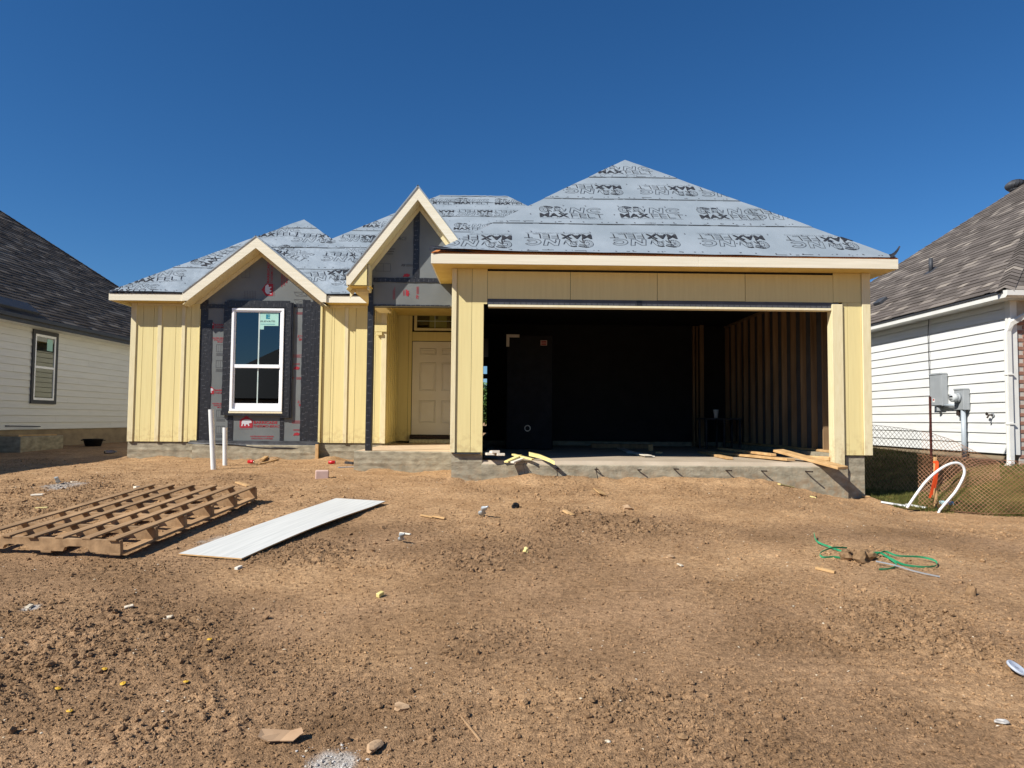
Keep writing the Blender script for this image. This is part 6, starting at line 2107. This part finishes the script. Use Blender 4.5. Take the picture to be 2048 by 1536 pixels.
bs = [at(1058, 909, 10.12), at(1080, 914, 10.0), at(1100, 922, 9.82), at(1109, 927, 9.72)]
lst = thing('bent_strip', 'long bent cream strip with black stamped letters drooping over the slab edge', 'siding strip', bs[0])
V, F = [], []
for i, p in enumerate(bs):
    V += [p + Vector((0, -.01, .03)), p + Vector((0, .06, .035)), p + Vector((0, .06, .012)), p + Vector((0, -.01, -.02))]
    if i:
        k = 4 * i
        F += [(k - 4 + j, k - 4 + (j + 1) % 4, k + (j + 1) % 4, k + j) for j in range(4)]
F += [(0, 1, 2, 3), tuple(range(len(V) - 4, len(V)))]
part('strip_body', (V, F), M['yellow_wood'], lst)
d_ = (bs[1] - bs[0]).normalized()
part('stamped_letters', to3d(text('U59150', .03, .16, bold=.05), bs[0] + Vector((.012, -.0105, -.012)), d_, Vector((0, 0, 1)), Vector((0, -1, 0)), .002), M['ink'], lst)
# flat shims and blocks on the slab
tag(part('shim_stack', obox(gpt(1262, 906, FZ + .012), gpt(1300, 913, FZ + .012), .16, .016, (0, 0, 1), .002), M['primed']), 'white flat shim lying on the garage floor at the shadow line', 'shim')
tag(part('shim_stack', obox(gpt(1266, 905, FZ + .03), gpt(1296, 911, FZ + .03), .13, .012, (0, 0, 1), .002), M['primed']), 'smaller white shim lying on top of the flat shim in the garage', 'shim')
tag(part('floor_board', obox(gpt(1228, 891, FZ + .012), gpt(1262, 905, FZ + .012), .14, .02, (0, 0, 1), .002), M['primed']), 'white board running back into the dark garage from the shims', 'board')
p = gpt(1301, 902, FZ)
tag(part('wood_block', turned(box(-.045, .045, -.02, .02, 0, .12, .003), (0, 0, R(8)), p), M['lumber']), 'upright wood block standing on the garage floor', 'block')
p = gpt(1319, 907, FZ)
tag(part('wood_block', turned(box(-.07, .05, -.02, .02, 0, .03, .003), (0, 0, R(-5)), p), M['lumber']), 'small flat wood block lying beside the upright block', 'block')
# table with a cup
tp0, tp1 = at(1409, 836, 14.6), at(1486, 838, 14.6)
TB = thing('work_table', 'small dark work table standing at the back of the garage', 'table', (tp0.x, 14.8, FZ))
part('table_top', box(tp0.x, tp1.x, 14.6, 15.2, tp0.z - .03, tp0.z, .003), M['membrane'], TB)
for x in (tp0.x + .03, tp1.x - .07, (tp0.x + tp1.x) / 2):
    for y_ in (14.63, 15.13):
        part('leg', box(x, x + .04, y_, y_ + .04, FZ + .002, tp0.z - .031, .002), M['membrane'], TB)
cp = at(1432, 834, 14.8)
tag(part('foam_cup', lathe([(.001, 0), (.038, 0), (.055, .165), (.06, .17), (.057, .175), (.052, .168), (.036, .01), (.001, .008)], 20, (cp.x, 14.8, tp0.z + .002)), M['pvc'], None, True), 'white foam cup standing on the dark work table', 'cup')
# tall unit wrapped in black sheeting
b0, b1 = at(1012, 780, 13.6), at(1106, 780, 13.6)
BXT = at(1060, 669, 13.6).z
BU = thing('wrapped_cabinet', 'tall cabinet wrapped in black plastic inside the garage', 'cabinet', ((b0.x + b1.x) / 2, 14, FZ))
part('wrapped_body', box(b0.x, b1.x, 13.6, 14.5, FZ + .003, BXT, .02), M['black_plastic'], BU)
part('white_tape', box(b0.x - .002, b0.x + .25, 13.592, 13.598, BXT - .06, BXT - .002), M['primed'], BU)
part('white_tape', box(b0.x - .002, b0.x + .055, 13.592, 13.598, BXT - .24, BXT - .061), M['primed'], BU)
s0 = at(1081, 691, 13.6)
part('warning_label', box(s0.x, s0.x + .125, 13.592, 13.598, s0.z, s0.z + .10), M['pink'], BU)
part('label_print', join(*[box(s0.x + .015, s0.x + .11, 13.589, 13.5915, s0.z + .012 + .028 * k, s0.z + .03 + .028 * k) for k in range(3)]), M['ink_red'], BU)
r0 = at(1055, 856.5, 13.6)
ra = [R(15 * t) for t in range(24)]
part('white_ring', ([Vector((r0.x + q_ * math.cos(t), 13.592, r0.z + q_ * math.sin(t))) for q_ in (.044, .061) for t in ra], [(i, (i + 1) % 24, (i + 1) % 24 + 24, i + 24) for i in range(24)]), M['primed'], BU)
fl0 = at(1185, 870, 15.2)
tag(part('long_board', obox(Vector((at(1182, 880, 14.6).x, 14.6, FZ + .05)), Vector((at(1300, 880, 14.6).x, 14.5, FZ + .05)), .2, .09, (0, 0, 1), .004), M['stud']), 'board stack lying across the dark floor at the back of the garage', 'board')

# ------------------------------------------------------------------ tree behind the house, glimpsed through the garage
tpos = Vector((-1.3, 38, float(base_z(-1.3, 38))))
TR = thing('leafy_tree', 'small leafy tree behind the house, glimpsed through the garage', 'tree', tpos)
M['bark'] = mat('bark', S(88, 70, 54), S(116, 94, 74), .9, (9, 9, 3), 5)
M['leaf'] = mat('leaf', S(52, 82, 36), S(92, 122, 54), .7, (3, 3, 3), 3)
tk_ = part('trunk', tube([tpos, tpos + Vector((.05, 0, .8)), tpos + Vector((-.05, .1, 1.6))], [.12, .09, .05], 10), M['bark'], TR, True)
for k in range(7):
    a = k * 2.4
    b_ = tpos + Vector((0, 0, .7 + .13 * k))
    part('limb', tube([b_, b_ + Vector((.5 * math.cos(a), .5 * math.sin(a), .35)), b_ + Vector((.9 * math.cos(a), .9 * math.sin(a), .75))], [.05, .03, .012], 6), M['bark'], tk_)
n = 6000
d = rng.normal(0, 1, (n, 3))
d /= np.linalg.norm(d, axis=1)[:, None]
rad = rng.random(n) ** .45 * (1 + .3 * np.sin(5 * d[:, 0] + 3) * np.sin(4 * d[:, 2]))
C_ = np.array(tpos)[None] + np.array([0, 0, 1.45])[None] + d * rad[:, None] * np.array([1.25, 1.2, 1.15])[None]
e1 = rng.normal(0, .06, (n, 3))
e2 = rng.normal(0, .06, (n, 3))
V = np.stack([C_ - e1, C_ + e2, C_ + e1, C_ - e2], 1).reshape(-1, 3)
cr = link('crown', big_mesh('crown', V, np.arange(4 * n).reshape(-1, 4), M['leaf'], False), TR)
